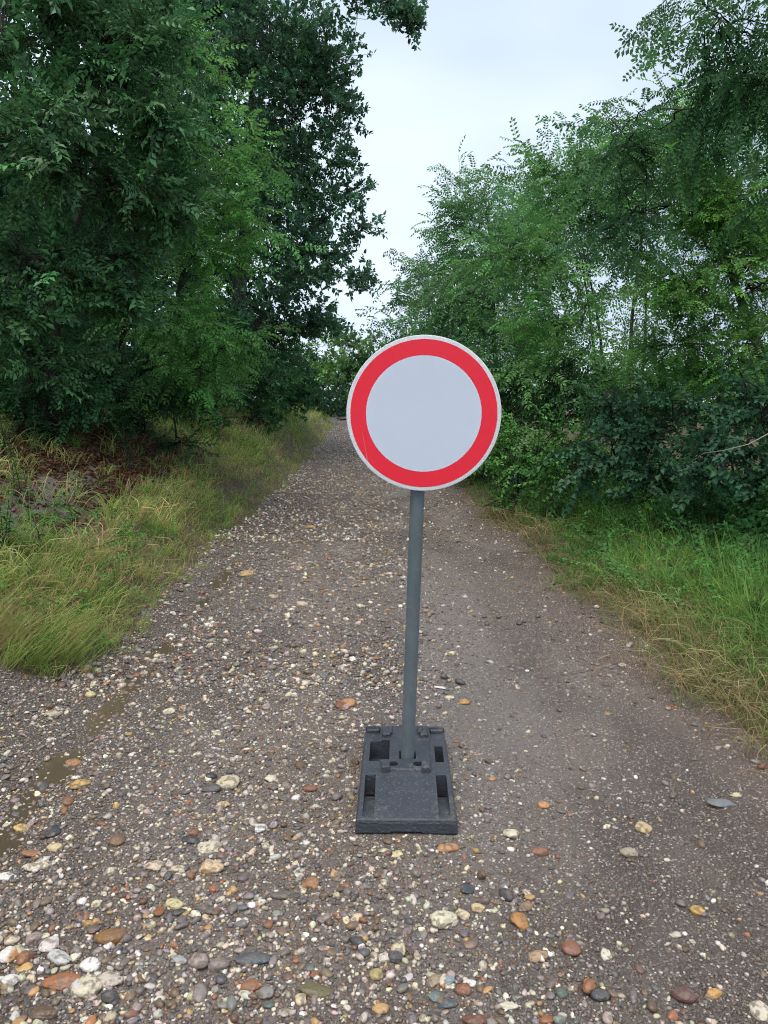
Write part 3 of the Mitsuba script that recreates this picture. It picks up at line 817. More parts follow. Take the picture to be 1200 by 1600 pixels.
labels['leaf_litter'] = {'label': 'fallen brown leaves covering the bare patch of the bank', 'category': 'leaf litter', 'kind': 'stuff'}


# ------------------------------------------------------------------ gravel and stones
def stone_shape(rng, sub, rough=0.25, flat=(1, 1, 1), facets=0):
    m = trimesh.creation.icosphere(subdivisions=sub)
    v = np.array(m.vertices)
    o = rng.uniform(0, 50, 3)
    for _ in range(facets):  # flattened faces of a broken stone
        nn = rng.normal(size=3)
        nn /= np.linalg.norm(nn)
        h = rng.uniform(0.55, 0.85)
        v -= np.clip(v @ nn - h, 0, None)[:, None] * nn * 0.92
    v *= (1 + rough * (meshkit.fbm(v * 1.4 + o, 3, 2) - 0.5) * 2)[:, None]
    if sub >= 3:
        v *= (1 + 0.10 * (meshkit.fbm(v * 5 + o, 3, 4) - 0.5))[:, None]
    v *= np.asarray(flat)
    return v / np.abs(v).max(0), np.array(m.faces)


_s = np.random.default_rng(3)
SMALL = [stone_shape(_s, 0, 0.35) for _ in range(12)]
OCTA = (np.array([[1, 0, 0], [-1, 0, 0], [0, 1, 0], [0, -1, 0], [0, 0, 1], [0, 0, -1]], float), np.array([[0, 2, 4], [2, 1, 4], [1, 3, 4], [3, 0, 4], [2, 0, 5], [1, 2, 5], [3, 1, 5], [0, 3, 5]]))
TINY = [(OCTA[0] * (1 + _s.uniform(-0.25, 0.25, (6, 1))) + _s.normal(0, 0.12, (6, 3)), OCTA[1]) for _ in range(12)]
MID = [stone_shape(_s, 1, 0.32, facets=3) for _ in range(14)]
PAL = np.array([[.54, .50, .43], [.46, .40, .32], [.40, .34, .29], [.32, .25, .22], [.20, .165, .15], [.15, .122, .115], [.125, .115, .11], [.07, .068, .07], [.13, .085, .055], [.36, .22, .09], [.25, .105, .05], [.46, .40, .27], [.11, .125, .12]])
WT = np.array([6.5, 12, 8, 6, 14, 10, 12, 9, 20, 5, 4, 11, 3])


DULL = np.array([0.35, 0.6, 1, 1.2, 1.4, 1.3, 1.3, 1, 1.3, 0.6, 0.5, 0.6, 1])


def left_stony(x, y):
    """how thickly coarse stones lie: thick on the side of the bank, thin on the smooth wheel track"""
    s = x - road_x(y)
    a = 1.0 - 0.86 * sstep(-0.25, 0.75, s + 0.35 * (n2(x, y, 1.2, 51) - 0.5) - 0.03 * np.clip(3.2 - y, 0, 2) * 6)
    a = np.maximum(a, 0.55 * np.exp(-((s - 0.1) / 0.5) ** 2) * sstep(3.4, 2.3, y) * 1.6)
    return np.clip(a * (0.14 + 1.8 * n2(x, y, 1.6, 52, 2) ** 1.3) + 0.45 * sstep(-1.65, -1.85, s), 0, 1.3) * (1 - 0.15 * np.exp(-((s + 1.5) / 0.16) ** 2) * sstep(9.5, 8.5, y))


def scatter(rng, n, y0, y1, size0, size1, power, shapes, bag, thin=1.0, even=False, wt=WT, bury=0.40, tone=1.0):
    y = y0 * (y1 / y0) ** rng.random(n)
    s = rng.uniform(-2.45, 2.0, n)
    x = road_x(y) + s
    ok = (s > -edge_l(y) - 0.12) & (s < edge_r(y) + 0.08) & (np.abs(x) < 0.53 * y + 0.7)
    if not even:
        ok &= rng.random(n) < left_stony(x, y) * thin
    # none under the foot of the sign
    ok &= ~((np.abs(x - 0.095) < 0.2) & (np.abs(y - 3.2) < 0.42))
    x, y, s = x[ok], y[ok], s[ok]
    n = len(x)
    size = size0 + (size1 - size0) * rng.random(n) ** power
    asp = np.stack([rng.uniform(0.8, 1.35, n), rng.uniform(0.65, 1.0, n), rng.uniform(0.42, 0.8, n)], -1)
    a = rng.uniform(0, 2 * np.pi, n)
    tilt = rng.normal(0, 0.22, (n, 2))
    R = frames(np.stack([np.cos(a), np.sin(a), tilt[:, 0]], -1), tilt[:, 1]) * (size[:, None] / 2 * asp)[:, None, :]
    z = ground_z(x, y) + size / 2 * asp[:, 2] * (1 - 2 * bury * rng.uniform(0.4, 1.3, n))
    c = 1.12 * PAL[rng.choice(len(PAL), n, p=wt / wt.sum())] * np.exp(rng.normal(0, 0.16, (n, 1))) * np.exp(rng.normal(0, 0.05, (n, 3))) * tone
    which = rng.integers(0, len(shapes), n)
    P = np.stack([x, y, z], -1)
    if bag is None:
        return P, R, c, which, size
    for k, (v, f) in enumerate(shapes):
        m = which == k
        bag.copies(v, f, R[m], P[m], c[m])


rng = np.random.default_rng(29)
bag = Bag()
scatter(rng, 40000, 1.7, 4.6, 0.007, 0.021, 1.6, SMALL, bag)
scatter(rng, 16000, 1.7, 4.6, 0.006, 0.013, 1.5, TINY, bag, even=True, wt=WT * DULL)
scatter(rng, 6000, 1.7, 4.6, 0.018, 0.040, 1.6, MID, bag, thin=0.9)
scatter(rng, 23000, 4.4, 10, 0.012, 0.030, 1.5, TINY, bag)
scatter(rng, 12000, 4.4, 10, 0.010, 0.022, 1.5, TINY, bag, even=True, wt=WT * DULL)
scatter(rng, 4200, 4.4, 10, 0.028, 0.058, 1.8, SMALL, bag, thin=0.9)
scatter(rng, 20000, 9.5, 42, 0.028, 0.07, 1.3, TINY, bag, tone=1.22)
scatter(rng, 7000, 9.5, 42, 0.020, 0.045, 1.5, TINY, bag, even=True, wt=WT * DULL)
scene['gravel_road__gravel'] = bag.entry('stone', smooth=True)
labels['gravel_road__gravel'] = {'kind': 'stuff'}

# the largest loose stones are pieces of their own
VAR = []
for k in range(26):
    v, f = stone_shape(rng, 1, 0.30, facets=int(rng.integers(2, 7)))
    c = PAL[rng.choice(len(PAL), p=WT / WT.sum())] * np.exp(rng.normal(0, 0.12))
    VAR.append(mikit.ply((v, f), 'stone_rough', smooth=True, color=np.broadcast_to(np.clip(c, 0.01, 0.8), v.shape).copy()))
P, R, c, which, size = scatter(rng, 560, 1.75, 9.0, 0.034, 0.072, 2.2, MID, None, thin=1.0)
for k in range(min(len(P), 225)):
    M = np.eye(4)
    M[:3, :3], M[:3, 3] = R[k], P[k]
    scene['gravel_road__stone' + ('' if k == 0 else f'_{k:03d}')] = {**VAR[int(rng.integers(0, len(VAR)))], 'to_world': T(M)}

# stones of the photograph that can be told apart: (u, v, width, height in pixels, colour, label)
WH, CR, TAN, OCH, RST, BRN, DK, GRY, PUR = (.60, .57, .52), (.55, .48, .35), (.42, .33, .22), (.46, .29, .10), (.30, .115, .045), (.17, .09, .045), (.045, .045, .05), (.22, .205, .19), (.12, .06, .055)
NAMED = [
    (95, 1533, 52, 27, RST, 'brick shaped orange brown stone touching a pitted cream stone'), (133, 1541, 40, 36, CR, 'pitted cream stone between an orange brown brick shape and a smooth oval'),
    (169, 1529, 38, 30, (.45, .38, .31), 'smooth beige oval stone at the end of a row of three'), (140, 1507, 28, 25, WH, 'white knobbly stone above the row of orange, cream and beige stones'),
    (171, 1463, 44, 32, (.22, .11, .04), 'wet brown cobble with an orange sheen, above the white knobbly stone'), (90, 1494, 44, 22, (.46, .45, .43), 'long pale grey stone lying slantwise beside the white knobbly stone'),
    (74, 1472, 26, 36, (.55, .48, .43), 'upright pinkish white stone near the long pale grey stone'), (13, 1486, 26, 44, WH, 'tall white stone with an orange stained side at the picture edge'),
    (16, 1532, 24, 20, WH, 'small white oval stone at the picture edge below the tall white one'), (34, 1512, 26, 16, OCH, 'flat ochre stone beside the tall white stone at the picture edge'),
    (54, 1353, 36, 20, CR, 'long cream stone lying in the brown puddle'), (50, 1333, 32, 15, RST, 'flat rust stone in the puddle above the long cream stone'), (84, 1323, 20, 18, (.5, .4, .22), 'round yellowish stone at the puddle edge'),
    (10, 1369, 26, 15, WH, 'white stone at the picture edge beside the puddle'), (80, 1299, 26, 22, DK, 'blackish stone standing in the rut of the puddle'), (181, 1312, 24, 22, BRN, 'rounded brown stone standing beyond the puddle'),
    (328, 1354, 38, 28, (.52, .38, .22), 'flat cream orange stone on the stony side of the road below a rough cream one'), (240, 1352, 30, 22, (.5, .40, .28), 'cream stone with a rusty underside west of the flat cream orange stone'.replace('west of', 'some way from')),
    (328, 1322, 36, 24, (.5, .44, .33), 'rough cream broken stone just above the flat cream orange stone'), (298, 1312, 28, 16, DK, 'dark grey flat stone touching the rough cream broken stone'),
    (356, 1220, 38, 32, (.50, .43, .29), 'lumpy cream stone, largest of a cluster halfway to the sign foot'), (328, 1231, 32, 18, (.085, .08, .08), 'dark grey slab leaning on the lumpy cream stone'), (330, 1211, 18, 17, DK, 'small black stone touching the lumpy cream stone'),
    (349, 1256, 24, 14, (.5, .37, .2), 'flat orange cream stone below the lumpy cream stone'), (422, 1216, 18, 16, CR, 'small round cream stone between the lumpy cream cluster and the sign foot'), (463, 1245, 16, 14, WH, 'small white stone on the way from the cream cluster to the sign foot'),
    (407, 1292, 20, 20, WH, 'white wedge shaped stone standing on its end'), (484, 1231, 24, 16, (.2, .075, .045), 'red brown stone nearest the far side of the sign foot'), (123, 1224, 32, 22, OCH, 'yellow orange stone at the rim of the rut'),
    (115, 1191, 24, 16, (.33, .16, .06), 'orange brown stone in the rut near the grass'), (82, 1114, 24, 13, TAN, 'tan stone nearest the lowest tuft of grass on the bank'), (141, 1084, 16, 14, (.5, .42, .2), 'pale yellow stone just off the grass of the bank'),
    (264, 1110, 20, 14, CR, 'white cream stone alone on the stony side near the bank'), (273, 1411, 26, 20, (.5, .43, .23), 'pale yellow stone resting on a dark one'), (275, 1425, 28, 15, (.06, .055, .055), 'dark stone under the pale yellow one'),
    (394, 1498, 54, 22, (.075, .085, .09), 'long dark slate coloured stone lying flat'), (445, 1397, 40, 18, (.13, .105, .09), 'flat grey brown slab lying on the gravel'), (484, 1379, 26, 26, (.30, .15, .07), 'round rusty stone with a pale top near the grey brown slab'),
    (390, 1539, 28, 22, (.26, .105, .045), 'rusty stone below the long dark slate coloured stone'), (495, 1549, 50, 19, (.125, .105, .05), 'flat olive brown stone nearly level with the gravel'), (415, 1550, 22, 28, GRY, 'grey upright stone beside the rusty stone'),
    (277, 1499, 28, 14, (.3, .3, .29), 'pale grey oblong stone on its own'), (545, 1097, 26, 20, (.42, .20, .09), 'round orange brown stone behind the far corner of the sign foot'), (532, 1100, 18, 18, (.19, .07, .04), 'dark red brown stone touching the round orange brown one'),
    (34, 1293, 24, 14, (.5, .34, .10), 'flat yellow stone at the picture edge above the puddle'), (694, 1434, 40, 42, (.56, .50, .36), 'biggest cream stone, cracked, in front of the sign foot'), (723, 1428, 22, 20, (.52, .43, .28), 'cream stone beside the biggest cracked one'),
    (747, 1418, 20, 18, (.5, .38, .2), 'round tan stone last of the row after the biggest cream stone'), (813, 1437, 27, 30, (.36, .17, .05), 'angular amber stone on the smooth side of the road'), (822, 1415, 22, 18, (.24, .15, .09), 'brown stone just behind the angular amber one'),
    (828, 1401, 15, 12, (.4, .24, .1), 'small orange stone behind the brown one'), (841, 1493, 32, 24, (.36, .25, .15), 'flat square tan stone level with the road'), (893, 1480, 27, 30, (.22, .10, .06), 'reddish brown stone half sunk in the road'),
    (730, 1388, 22, 22, (.05, .055, .06), 'dark slate stone behind the cream row'), (700, 1323, 36, 20, (.42, .21, .09), 'orange stone touching the front edge of the sign foot'), (799, 1301, 24, 24, CR, 'speckled cream stone beside the sign foot on the smooth side'),
    (1005, 1291, 26, 24, (.45, .34, .18), 'cream tan stone alone on the smooth wheel track'), (985, 1331, 28, 22, (.33, .28, .2), 'beige grey stone close to white pebbles on the wheel track'), (850, 1255, 17, 24, (.44, .22, .09), 'narrow orange stone standing on the smooth side'),
    (1072, 1552, 34, 32, PUR, 'purple brown cobble near the lowest picture corner'), (1116, 1552, 26, 15, (.46, .25, .07), 'bright orange flat stone beside the purple brown cobble'), (1091, 1422, 20, 18, (.52, .32, .08), 'yellow orange stone alone among small white pebbles'),
    (1129, 1256, 44, 14, (.15, .165, .17), 'flat grey blue slab close to the grass of the verge'), (1150, 1242, 18, 9, (.5, .42, .26), 'cream stone behind the flat grey blue slab'), (878, 1549, 16, 24, (.09, .11, .095), 'green grey stone standing upright'),
    (921, 1534, 18, 15, (.26, .14, .07), 'small brown stone near the green grey one'), (1192, 1574, 26, 46, (.53, .47, .36), 'cream stone cut by the picture edge in the lowest corner'), (726, 1096, 18, 13, (.5, .26, .08), 'orange stone beyond the sign foot on the wheel track'),
    (703, 1089, 16, 10, (.55, .48, .32), 'small cream stone beside the orange one beyond the sign foot'), (687, 1074, 20, 8, WH, 'flat white stone beside the pole'), (796, 1571, 27, 13, (.55, .50, .38), 'long cream stone on the lowest edge of the picture'),
    (699, 1567, 30, 18, (.06, .085, .10), 'blue black stone in the stone heap near the lowest picture edge'), (701, 1530, 18, 17, (.2, .25, .27), 'bluish grey speckled round stone in the stone heap'), (735, 1536, 23, 14, WH, 'white oblong stone at the rim of the stone heap'),
    (680, 1532, 24, 22, (.3, .23, .15), 'brownish angular stone in the stone heap'), (682, 1557, 24, 18, (.12, .16, .14), 'greenish stone in the stone heap'), (741, 1592, 32, 22, (.16, .065, .04), 'red brown stone cut by the lowest picture edge'),
    (620, 1482, 24, 28, (.5, .44, .28), 'cream angular stone in front of the sign foot, in the middle of the road'), (603, 1497, 22, 20, (.5, .45, .36), 'pale stone touching the cream angular one'), (588, 1521, 20, 24, (.36, .29, .12), 'yellow brown stone at the rim of the stone heap'),
    (622, 1333, 18, 16, (.52, .45, .24), 'pale yellow stone just in front of the sign foot'), (595, 1575, 24, 20, (.45, .27, .12), 'orange tinted stone near the lowest picture edge'), (385, 895, 22, 14, (.45, .30, .13), 'tan stone at the far pool of rain water'),
    (427, 931, 17, 13, TAN, 'tan stone halfway along the stony side'), (472, 943, 18, 13, (.48, .38, .24), 'cream tan stone near the middle of the road, well beyond the sign'), (484, 823, 20, 10, (.42, .26, .11), 'tan stone furthest along the stony side'),
]
rng = np.random.default_rng(41)
for u, v, w, h, col, lb in NAMED:
    q = on_ground(u, v + h * 0.30)
    dist = np.linalg.norm(q - EYE)
    m = dist / 1200
    sw = w * m
    # height seen under this angle: depth * sin + thickness * cos
    el = math.asin((EYE[2] - q[2]) / dist)
    dep = max(sw * 0.45, min(1.1 * sw, h * m / (math.sin(el) + 0.55 * math.cos(el))))
    th = 0.55 * min(dep, sw)
    shape, f = stone_shape(rng, 2, 0.26, facets=5 if ('angular' in lb or 'rough' in lb or 'slab' in lb or 'broken' in lb or 'brick' in lb) else 2)
    a = rng.normal(0, 0.2) + (-0.5 if 'slantwise' in lb else 0)
    R = frames(np.array([[math.cos(a), math.sin(a), rng.normal(0, 0.08)]]), rng.normal(0, 0.1, 1))[0] * (np.array([sw, dep, th]) / 2)
    cc = np.clip(np.asarray(col) * (0.85 + 0.35 * meshkit.fbm(shape * 3 + rng.uniform(0, 9, 3), 3))[:, None], 0.01, 0.8)
    if 'orange stained' in lb or 'rusty underside' in lb or 'pale top' in lb:
        k = sstep(0.05, 0.35, shape[:, 0] + 0.3 * (meshkit.noise(shape * 3) - 0.5) if 'stained' in lb else -shape[:, 2])[:, None]
        cc = cc * (1 - k) + np.array([.40, .20, .07]) * k
    M = np.eye(4)
    M[:3, :3], M[:3, 3] = R, [q[0], q[1] + dep * 0.15, float(ground_z(q[0], q[1])) + th * 0.20]
    k = numbered('stone')
    scene[k] = {**mikit.ply((shape, f), 'stone_rough', smooth=True, color=cc), 'to_world': T(M)}
    labels[k] = {'label': lb, 'category': 'stone'}


# ------------------------------------------------------------------ the sign
def rubber_color(p, n, uv):
    c = mix((0.026, 0.030, 0.039), (0.048, 0.054, 0.068), fbm(p.x * 22, p.y * 22, p.z * 22))
    d = smoothstep(0.60, 0.68, fbm(p.x * 150, p.y * 150, p.z * 150))
    m = smoothstep(0.55, 0.68, fbm(p.x * 7, p.y * 7, p.z * 7)) * smoothstep(0.42, 0.6, fbm(p.x * 90, p.y * 90, p.z * 90))
    return mix(mix(c, (0.10, 0.10, 0.105), d * 0.5), (0.135, 0.118, 0.100), m * 0.55)


scene['rubber'] = {'type': 'bumpmap', 'arbitrary': mikit.proc(lambda p, n, uv: fbm(p.x * 130, p.y * 130, p.z * 130), 1e-3), 'scale': 0.004,
                   'bsdf': {'type': 'principled', 'base_color': mikit.proc(rubber_color), 'roughness': 0.48, 'specular': 0.5}}


def zinc_color(p, n, uv):
    a = fbm(p.x * 30, p.y * 30, p.z * 9)
    c = mix((0.105, 0.138, 0.155), (0.170, 0.205, 0.220), a)
    d = smoothstep(0.62, 0.70, fbm(p.x * 60, p.y * 60, p.z * 60))
    return mix(c, (0.24, 0.22, 0.19), d * 0.4)


scene['zinc'] = {'type': 'principled', 'base_color': mikit.proc(zinc_color), 'roughness': 0.45, 'metallic': 0.25, 'specular': 0.5}


def sheeting(key, a, b):
    """printed reflective sheeting: faint honeycomb grain and hairline scratches"""
    def col(p, n, uv):
        g = voronoi(p.x * 260, p.z * 260)
        c = mix(a, b, 0.35 * g[2] + 0.45 * fbm(p.x * 5, p.z * 5, 1.0))
        scratch = smoothstep(0.93, 0.96, noise(p.x * 300 + p.z * 60, p.z * 7, 5.0)) * smoothstep(0.5, 0.65, fbm(p.x * 6, p.z * 6, 6.0))
        return mix(c, (0.62, 0.60, 0.58), scratch * 0.3)
    scene[key] = {'type': 'principled', 'base_color': mikit.proc(col), 'roughness': 0.38, 'specular': 0.4}


sheeting('white_sheeting', (0.60, 0.665, 0.765), (0.64, 0.705, 0.795))
sheeting('red_sheeting', (0.86, 0.024, 0.048), (0.90, 0.030, 0.056))
scene['rim_paint'] = {'type': 'principled', 'base_color': mikit.proc(lambda p, n, uv: mix((0.66, 0.68, 0.70), (0.74, 0.76, 0.78), fbm(p.x * 40, p.y * 40, p.z * 40))), 'roughness': 0.35}

BX, BY, YAW = 0.095, 3.205, -1.1
foot_z = float(np.mean(ground_z(np.linspace(-0.1, 0.3, 9), np.full(9, BY)))) + 0.012
BASE = T().translate([BX, BY, foot_z]).rotate([0, 0, 1], YAW)


def mbox(x0, x1, y0, y1, z0, z1):
    return m3.Manifold.cube([x1 - x0, y1 - y0, z1 - z0]).translate([x0, y0, z0])


def hullbox(x0, x1, y0, y1, z0, z1, r=0.006):
    s = m3.Manifold.sphere(r, 12)
    return m3.Manifold.batch_hull([s.translate([x, y, z]) for x in (x0 + r, x1 - r) for y in (y0 + r, y1 - r) for z in (z0 + r, z1 - r)])


def wedge(x0, x1, y0, y1, za, zb, top=0.2):
    """a cutter from a sloping floor (height za at y0, zb at y1) upwards"""
    pts = [[x, y, z] for x in (x0, x1) for y, z in ((y0, za), (y1, zb), (y0, top), (y1, top))]
    return m3.Manifold.hull_points(pts)


def foot_plate():
    r, s = 0.008, m3.Manifold.sphere(0.008, 12)
    ring = lambda x, ya, yb, z: [s.translate([sx * x, y, z]) for sx in (-1, 1) for y in (ya, yb)]  # noqa: E731
    low = m3.Manifold.batch_hull(ring(0.192, -0.412, 0.412, r) + ring(0.188, -0.405, 0.405, 0.05))
    body = m3.Manifold.batch_hull(ring(0.190, -0.408, 0.408, 0.040) + ring(0.186, -0.402, 0.39, 0.060 - r) + ring(0.183, -0.10, 0.385, 0.094 - r))
    f = low + body
    # raised middle with the socket, lowered shoulders behind it
    f += m3.Manifold.batch_hull([s.translate([sx * 0.105, y, z]) for sx in (-1, 1) for y in (-0.07, 0.375) for z in (0.06, 0.094)])
    for sx in (-1, 1):
        f -= wedge(min(sx * 0.127, sx * 0.172), max(sx * 0.127, sx * 0.172), -0.395, -0.115, 0.056, 0.012)  # gripping pockets in front
        f -= wedge(min(sx * 0.127, sx * 0.172), max(sx * 0.127, sx * 0.172), -0.165, -0.115, -0.01, 0.0)
        f -= mbox(min(sx * 0.118, sx * 0.21), max(sx * 0.118, sx * 0.21), 0.215, 0.372, 0.072, 0.2)   # lowered shoulder
        f += hullbox(min(sx * 0.122, sx * 0.186), max(sx * 0.122, sx * 0.186), 0.352, 0.402, 0.04, 0.090)
        f -= m3.Manifold.cylinder(0.2, 0.022, 0.022, 32).translate([sx * 0.054, -0.030, -0.02])   # spare sockets
        f += hullbox(min(sx * 0.068, sx * 0.104), max(sx * 0.068, sx * 0.104), -0.100, -0.045, 0.08, 0.122)   # lugs
        f += hullbox(min(sx * 0.060, sx * 0.082), max(sx * 0.060, sx * 0.082), 0.268, 0.332, 0.08, 0.120)    # hooks
        f += hullbox(min(sx * 0.070, sx * 0.108), max(sx * 0.070, sx * 0.108), 0.240, 0.284, 0.08, 0.120)
    f -= mbox(-0.162, -0.072, 0.010, 0.212, 0.008, 0.2)
    f += hullbox(-0.125, -0.068, 0.000, 0.020, 0.03, 0.092)
    f -= mbox(0.132, 0.170, 0.005, 0.165, 0.008, 0.2)
    f -= mbox(-0.028, 0.046, 0.018, 0.095, 0.03, 0.2)
    f -= mbox(-0.06, 0.06, -0.3 - 0.13, -0.40, -0.01, 0.012)
    return f


LEAN = np.array([0.030, -0.030, 1.0])   # the pole leans a little to the open side and towards the viewer
LEAN /= np.linalg.norm(LEAN)
P0 = np.array([BX + 0.008, BY + 0.055, foot_z + 0.03])
S = numbered('road_sign')
labels[S] = {'label': 'round white traffic sign with red border on grey pole in black rubber foot', 'category': 'traffic sign'}
scene[S + '__foot_plate'] = {**mikit.ply(foot_plate(), 'rubber', smooth=38), 'to_world': BASE}
labels[S + '__foot_plate'] = {'label': 'black recycled rubber foot plate with pockets and sockets'}
scene[S + '__pole'] = mikit.ply(tube(P0 + LEAN * np.linspace(0, 1.86, 24)[:, None], 0.030, 40), 'zinc', smooth=50)
labels[S + '__pole'] = {'label': 'grey galvanised pole'}
cen_t = 1.583
CEN = P0 + LEAN * cen_t + np.array([0.011, -0.058, 0.003])
RAD = 0.316
nd = np.array([-0.035, -1.0, 0.03])
nd = nd - LEAN * (nd @ LEAN)
nd /= np.linalg.norm(nd)
sx = np.cross(LEAN, nd)
sx = -sx if sx[0] < 0 else sx
FR = np.eye(4)
FR[:3, 0], FR[:3, 1], FR[:3, 2], FR[:3, 3] = sx, LEAN, nd, CEN
if np.linalg.det(FR[:3, :3]) < 0:
    FR[:3, 0] *= -1
PANEL = T(FR)


def lathe(prof, n=160):
    prof = np.asarray(prof, float)
    a = np.linspace(0, 2 * np.pi, n, endpoint=False)
    v = np.stack([prof[:, 0][:, None] * np.cos(a), prof[:, 0][:, None] * np.sin(a), np.repeat(prof[:, 1][:, None], n, 1)], -1).reshape(-1, 3)
    i, j = np.meshgrid(np.arange(len(prof) - 1), np.arange(n), indexing='ij')
    q = np.stack([i * n + j, i * n + (j + 1) % n, (i + 1) * n + (j + 1) % n, (i + 1) * n + j], -1).reshape(-1, 4)
    f = np.vstack([q[:, [0, 1, 2]], q[:, [0, 2, 3]]])
    return v, f


scene[S + '__panel'] = {**mikit.ply(lathe([(0.0005, -0.002), (RAD - 0.006, -0.002), (RAD - 0.004, -0.022), (RAD, -0.024), (RAD, -0.004), (RAD - 0.001, -0.0012), (RAD - 0.004, 0.0), (RAD - 0.02, 0.0), (0.0005, 0.0)]), 'rim_paint', smooth=40), 'to_world': PANEL}
labels[S + '__panel'] = {'label': 'pale metal disc with a folded rim'}
scene[S + '__red_border'] = {**mikit.ply(lathe([(RAD * 0.947, 0.0006), (RAD * 0.947, 0.0012), (RAD * 0.745, 0.0012), (RAD * 0.745, 0.0006)]), 'red_sheeting', smooth=30), 'to_world': PANEL}
labels[S + '__red_border'] = {'label': 'broad red border of the disc'}
scene[S + '__face'] = {**mikit.ply(lathe([(RAD * 0.7445, 0.0006), (RAD * 0.7445, 0.0010), (0.0005, 0.0010)]), 'white_sheeting', smooth=30), 'to_world': PANEL}
labels[S + '__face'] = {'label': 'blank white face of the disc'}
for k, dz in enumerate((0.16, -0.14)):
    c = P0 + LEAN * (cen_t + dz)
    q = np.linspace(0, 2 * np.pi, 33)
    ringp = trimesh.creation.annulus(0.0302, 0.035, 0.03)
    m4 = np.eye(4)
    m4[:3, 0], m4[:3, 1], m4[:3, 2], m4[:3, 3] = np.cross([0, 1, 0], LEAN) / np.linalg.norm(np.cross([0, 1, 0], LEAN)), np.cross(LEAN, np.cross([0, 1, 0], LEAN) / np.linalg.norm(np.cross([0, 1, 0], LEAN))), LEAN, c
    scene[S + '__clamp' + ('' if k == 0 else '_001')] = {**mikit.ply(trimesh.util.concatenate([ringp, trimesh.creation.box([0.09, 0.006, 0.028], transform=trimesh.transformations.translation_matrix([0, -0.036, 0]))]), 'zinc'), 'to_world': T(m4)}

# ------------------------------------------------------------------ single plants, stems and twigs
def weed(label, x, y, h, n_stems, kind, col, seed, group=None, L=0.10, W=0.03, name='weed', top=None):
    rng = np.random.default_rng(seed)
    key = numbered(name)
    labels[key] = {'label': label, 'category': 'plant' if name != 'sapling' else 'sapling'}
    b = foot(x, y)
    st, lf = Bag(), Bag()
    for k in range(n_stems):
        a = rng.uniform(0, 2 * np.pi)
        lean = np.array([math.cos(a), math.sin(a), 0]) * rng.uniform(0.05, 0.32) * h
        hh = h * rng.uniform(0.65, 1.0)
        t = np.linspace(0, 1, 6)
        p = b + rng.normal(0, 0.03, 3) * [1, 1, 0] + lean * (t ** 1.6)[:, None] + np.array([0, 0, hh]) * t[:, None]
        st.add(*tube(p, 0.005 * (1 - 0.7 * t), 5))
        m = int(14 * hh / 0.6)
        for j in range(m):
            tt = 0.15 + 0.85 * j / m
            az = j * 2.4 + rng.uniform(-0.4, 0.4)
            base = b + lean * tt ** 1.6 + np.array([0, 0, hh * tt])
            d = np.array([math.cos(az), math.sin(az), rng.uniform(-0.2, 0.7)])
            s = (1.15 - 0.75 * tt) * rng.uniform(0.75, 1.2)
            c = np.asarray(col) * math.exp(rng.normal(0, 0.16))
            if kind == 'frond':
                v, f = frond(rng, L * 2.4 * s, 6, L * 0.5, W, 0.4)
                R = frames(d[None], rng.normal(0, 0.2, 1))[0]
                lf.add(v @ R.T + base, f, c)
            else:
                v, f = leaf_pts(L * s, W * s, base, d, np.array([0, 0, 1.0]), 0.15, 0.25)
                lf.add(v, f, c)
    scene[key + '__stem'] = st.entry('bark', smooth=True, color=False)
    scene[key + '__leaves'] = lf.entry('leaf_soft')
    labels[key + '__leaves'] = {'kind': 'stuff'}
    return key


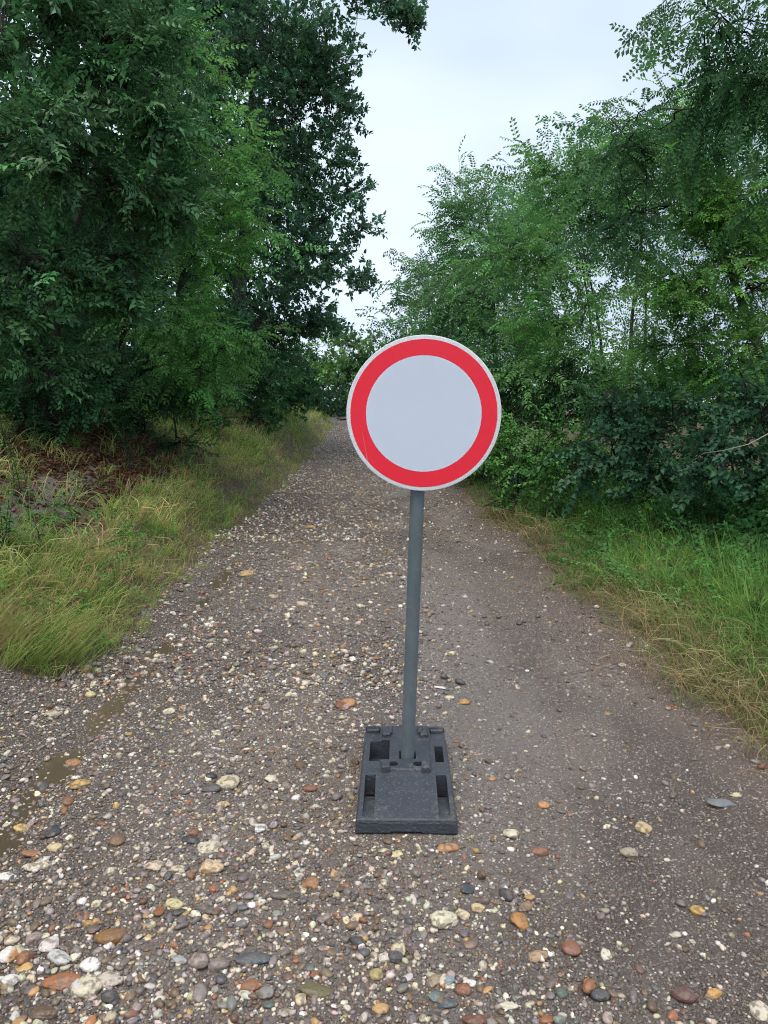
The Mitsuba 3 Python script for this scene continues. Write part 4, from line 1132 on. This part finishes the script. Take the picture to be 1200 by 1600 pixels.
W_ = [(12, 700, 0.95, 4, 'leaf', (0.055, 0.125, 0.03), 'tall leafy weed at the picture edge beside the leaf litter', 0.13, 0.035), (30, 760, 0.75, 4, 'leaf', (0.085, 0.16, 0.035), 'yellow green weed between picture edge and grey mud', 0.10, 0.03),
      (8, 850, 0.55, 4, 'leaf', (0.04, 0.115, 0.045), 'broad bluish green weed at the picture edge below the mud', 0.16, 0.04), (60, 850, 0.35, 3, 'leaf', (0.045, 0.11, 0.045), 'low spreading weed on the straw below the mud', 0.14, 0.032),
      (62, 690, 0.65, 3, 'leaf', (0.08, 0.15, 0.03), 'thin upright weed in front of the leaf litter', 0.08, 0.025), (112, 800, 0.36, 3, 'leaf', (0.07, 0.13, 0.055), 'greyish weed at the lower rim of the mud strip', 0.10, 0.02),
      (288, 640, 0.45, 4, 'frond', (0.075, 0.165, 0.04), 'bright fern like seedling at the top of the bank under the trees', 0.10, 0.028), (205, 715, 0.6, 5, 'leaf', (0.05, 0.11, 0.05), 'tuft like weed beside the brown leaf litter', 0.22, 0.014),
      (255, 730, 0.5, 5, 'leaf', (0.05, 0.105, 0.05), 'drooping weed clump in the middle of the grassy bank', 0.24, 0.014), (100, 650, 0.5, 4, 'leaf', (0.05, 0.11, 0.035), 'leafy weed at the upper rim of the leaf litter', 0.11, 0.04)]
for k, (u, v, h, ns, kind, col, lb, L, W) in enumerate(W_):
    q = on_ground(u, v + 20)
    weed(lb, q[0], q[1], h, ns, kind, col, 300 + k, L=L, W=W)
W2 = [(1095, 850, 0.85, 3, 'leaf', (0.06, 0.135, 0.05), 'slim upright weed in front of the dark thicket', 0.16, 0.014), (1180, 990, 0.4, 4, 'leaf', (0.045, 0.12, 0.035), 'leafy weed in the deep grass at the picture edge', 0.13, 0.03),
      (850, 800, 0.4, 4, 'leaf', (0.075, 0.15, 0.04), 'bright leafy weed at the edge of the verge', 0.09, 0.04), (790, 745, 0.5, 4, 'leaf', (0.075, 0.15, 0.04), 'bright leafy weed beside the rim of the disc', 0.10, 0.045)]
for k, (u, v, h, ns, kind, col, lb, L, W) in enumerate(W2):
    q = on_ground(u, v)
    weed(lb, q[0], q[1], h, ns, kind, col, 330 + k, L=L, W=W)

# a pale dead stem arching out of the thicket, and a dead branch across the far road
VCST = {'type': 'principled', 'base_color': mikit.proc(lambda p, n, uv: mix((0.26, 0.24, 0.17), (0.40, 0.37, 0.28), fbm(p.x * 60, p.y * 60, p.z * 60))), 'roughness': 0.6}
scene['dry_stem'] = VCST
scene['pale_twig'] = mikit.ply(tube(np.array([at(1230, 660, 7.6), at(1200, 678, 7.5), at(1170, 694, 7.45), at(1130, 704, 7.5), at(1100, 708, 7.7), at(1080, 722, 8.0)]), np.linspace(0.008, 0.003, 6), 6), 'dry_stem', smooth=True)
labels['pale_twig'] = {'label': 'pale bare twig arching out of the dark thicket', 'category': 'twig'}
bq = [on_ground(u, v) + [0, 0, dz] for u, v, dz in ((522, 654, 0.25), (528, 657, 0.16), (534, 658, 0.10), (541, 658, 0.12), (549, 658, 0.12))]
scene['fallen_branch'] = mikit.ply(tube(np.array(bq), np.array([0.03, 0.06, 0.07, 0.06, 0.04]), 7), 'bark', smooth=True)
labels['fallen_branch'] = {'label': 'dark fallen branch lying across the far end of the road', 'category': 'branch'}
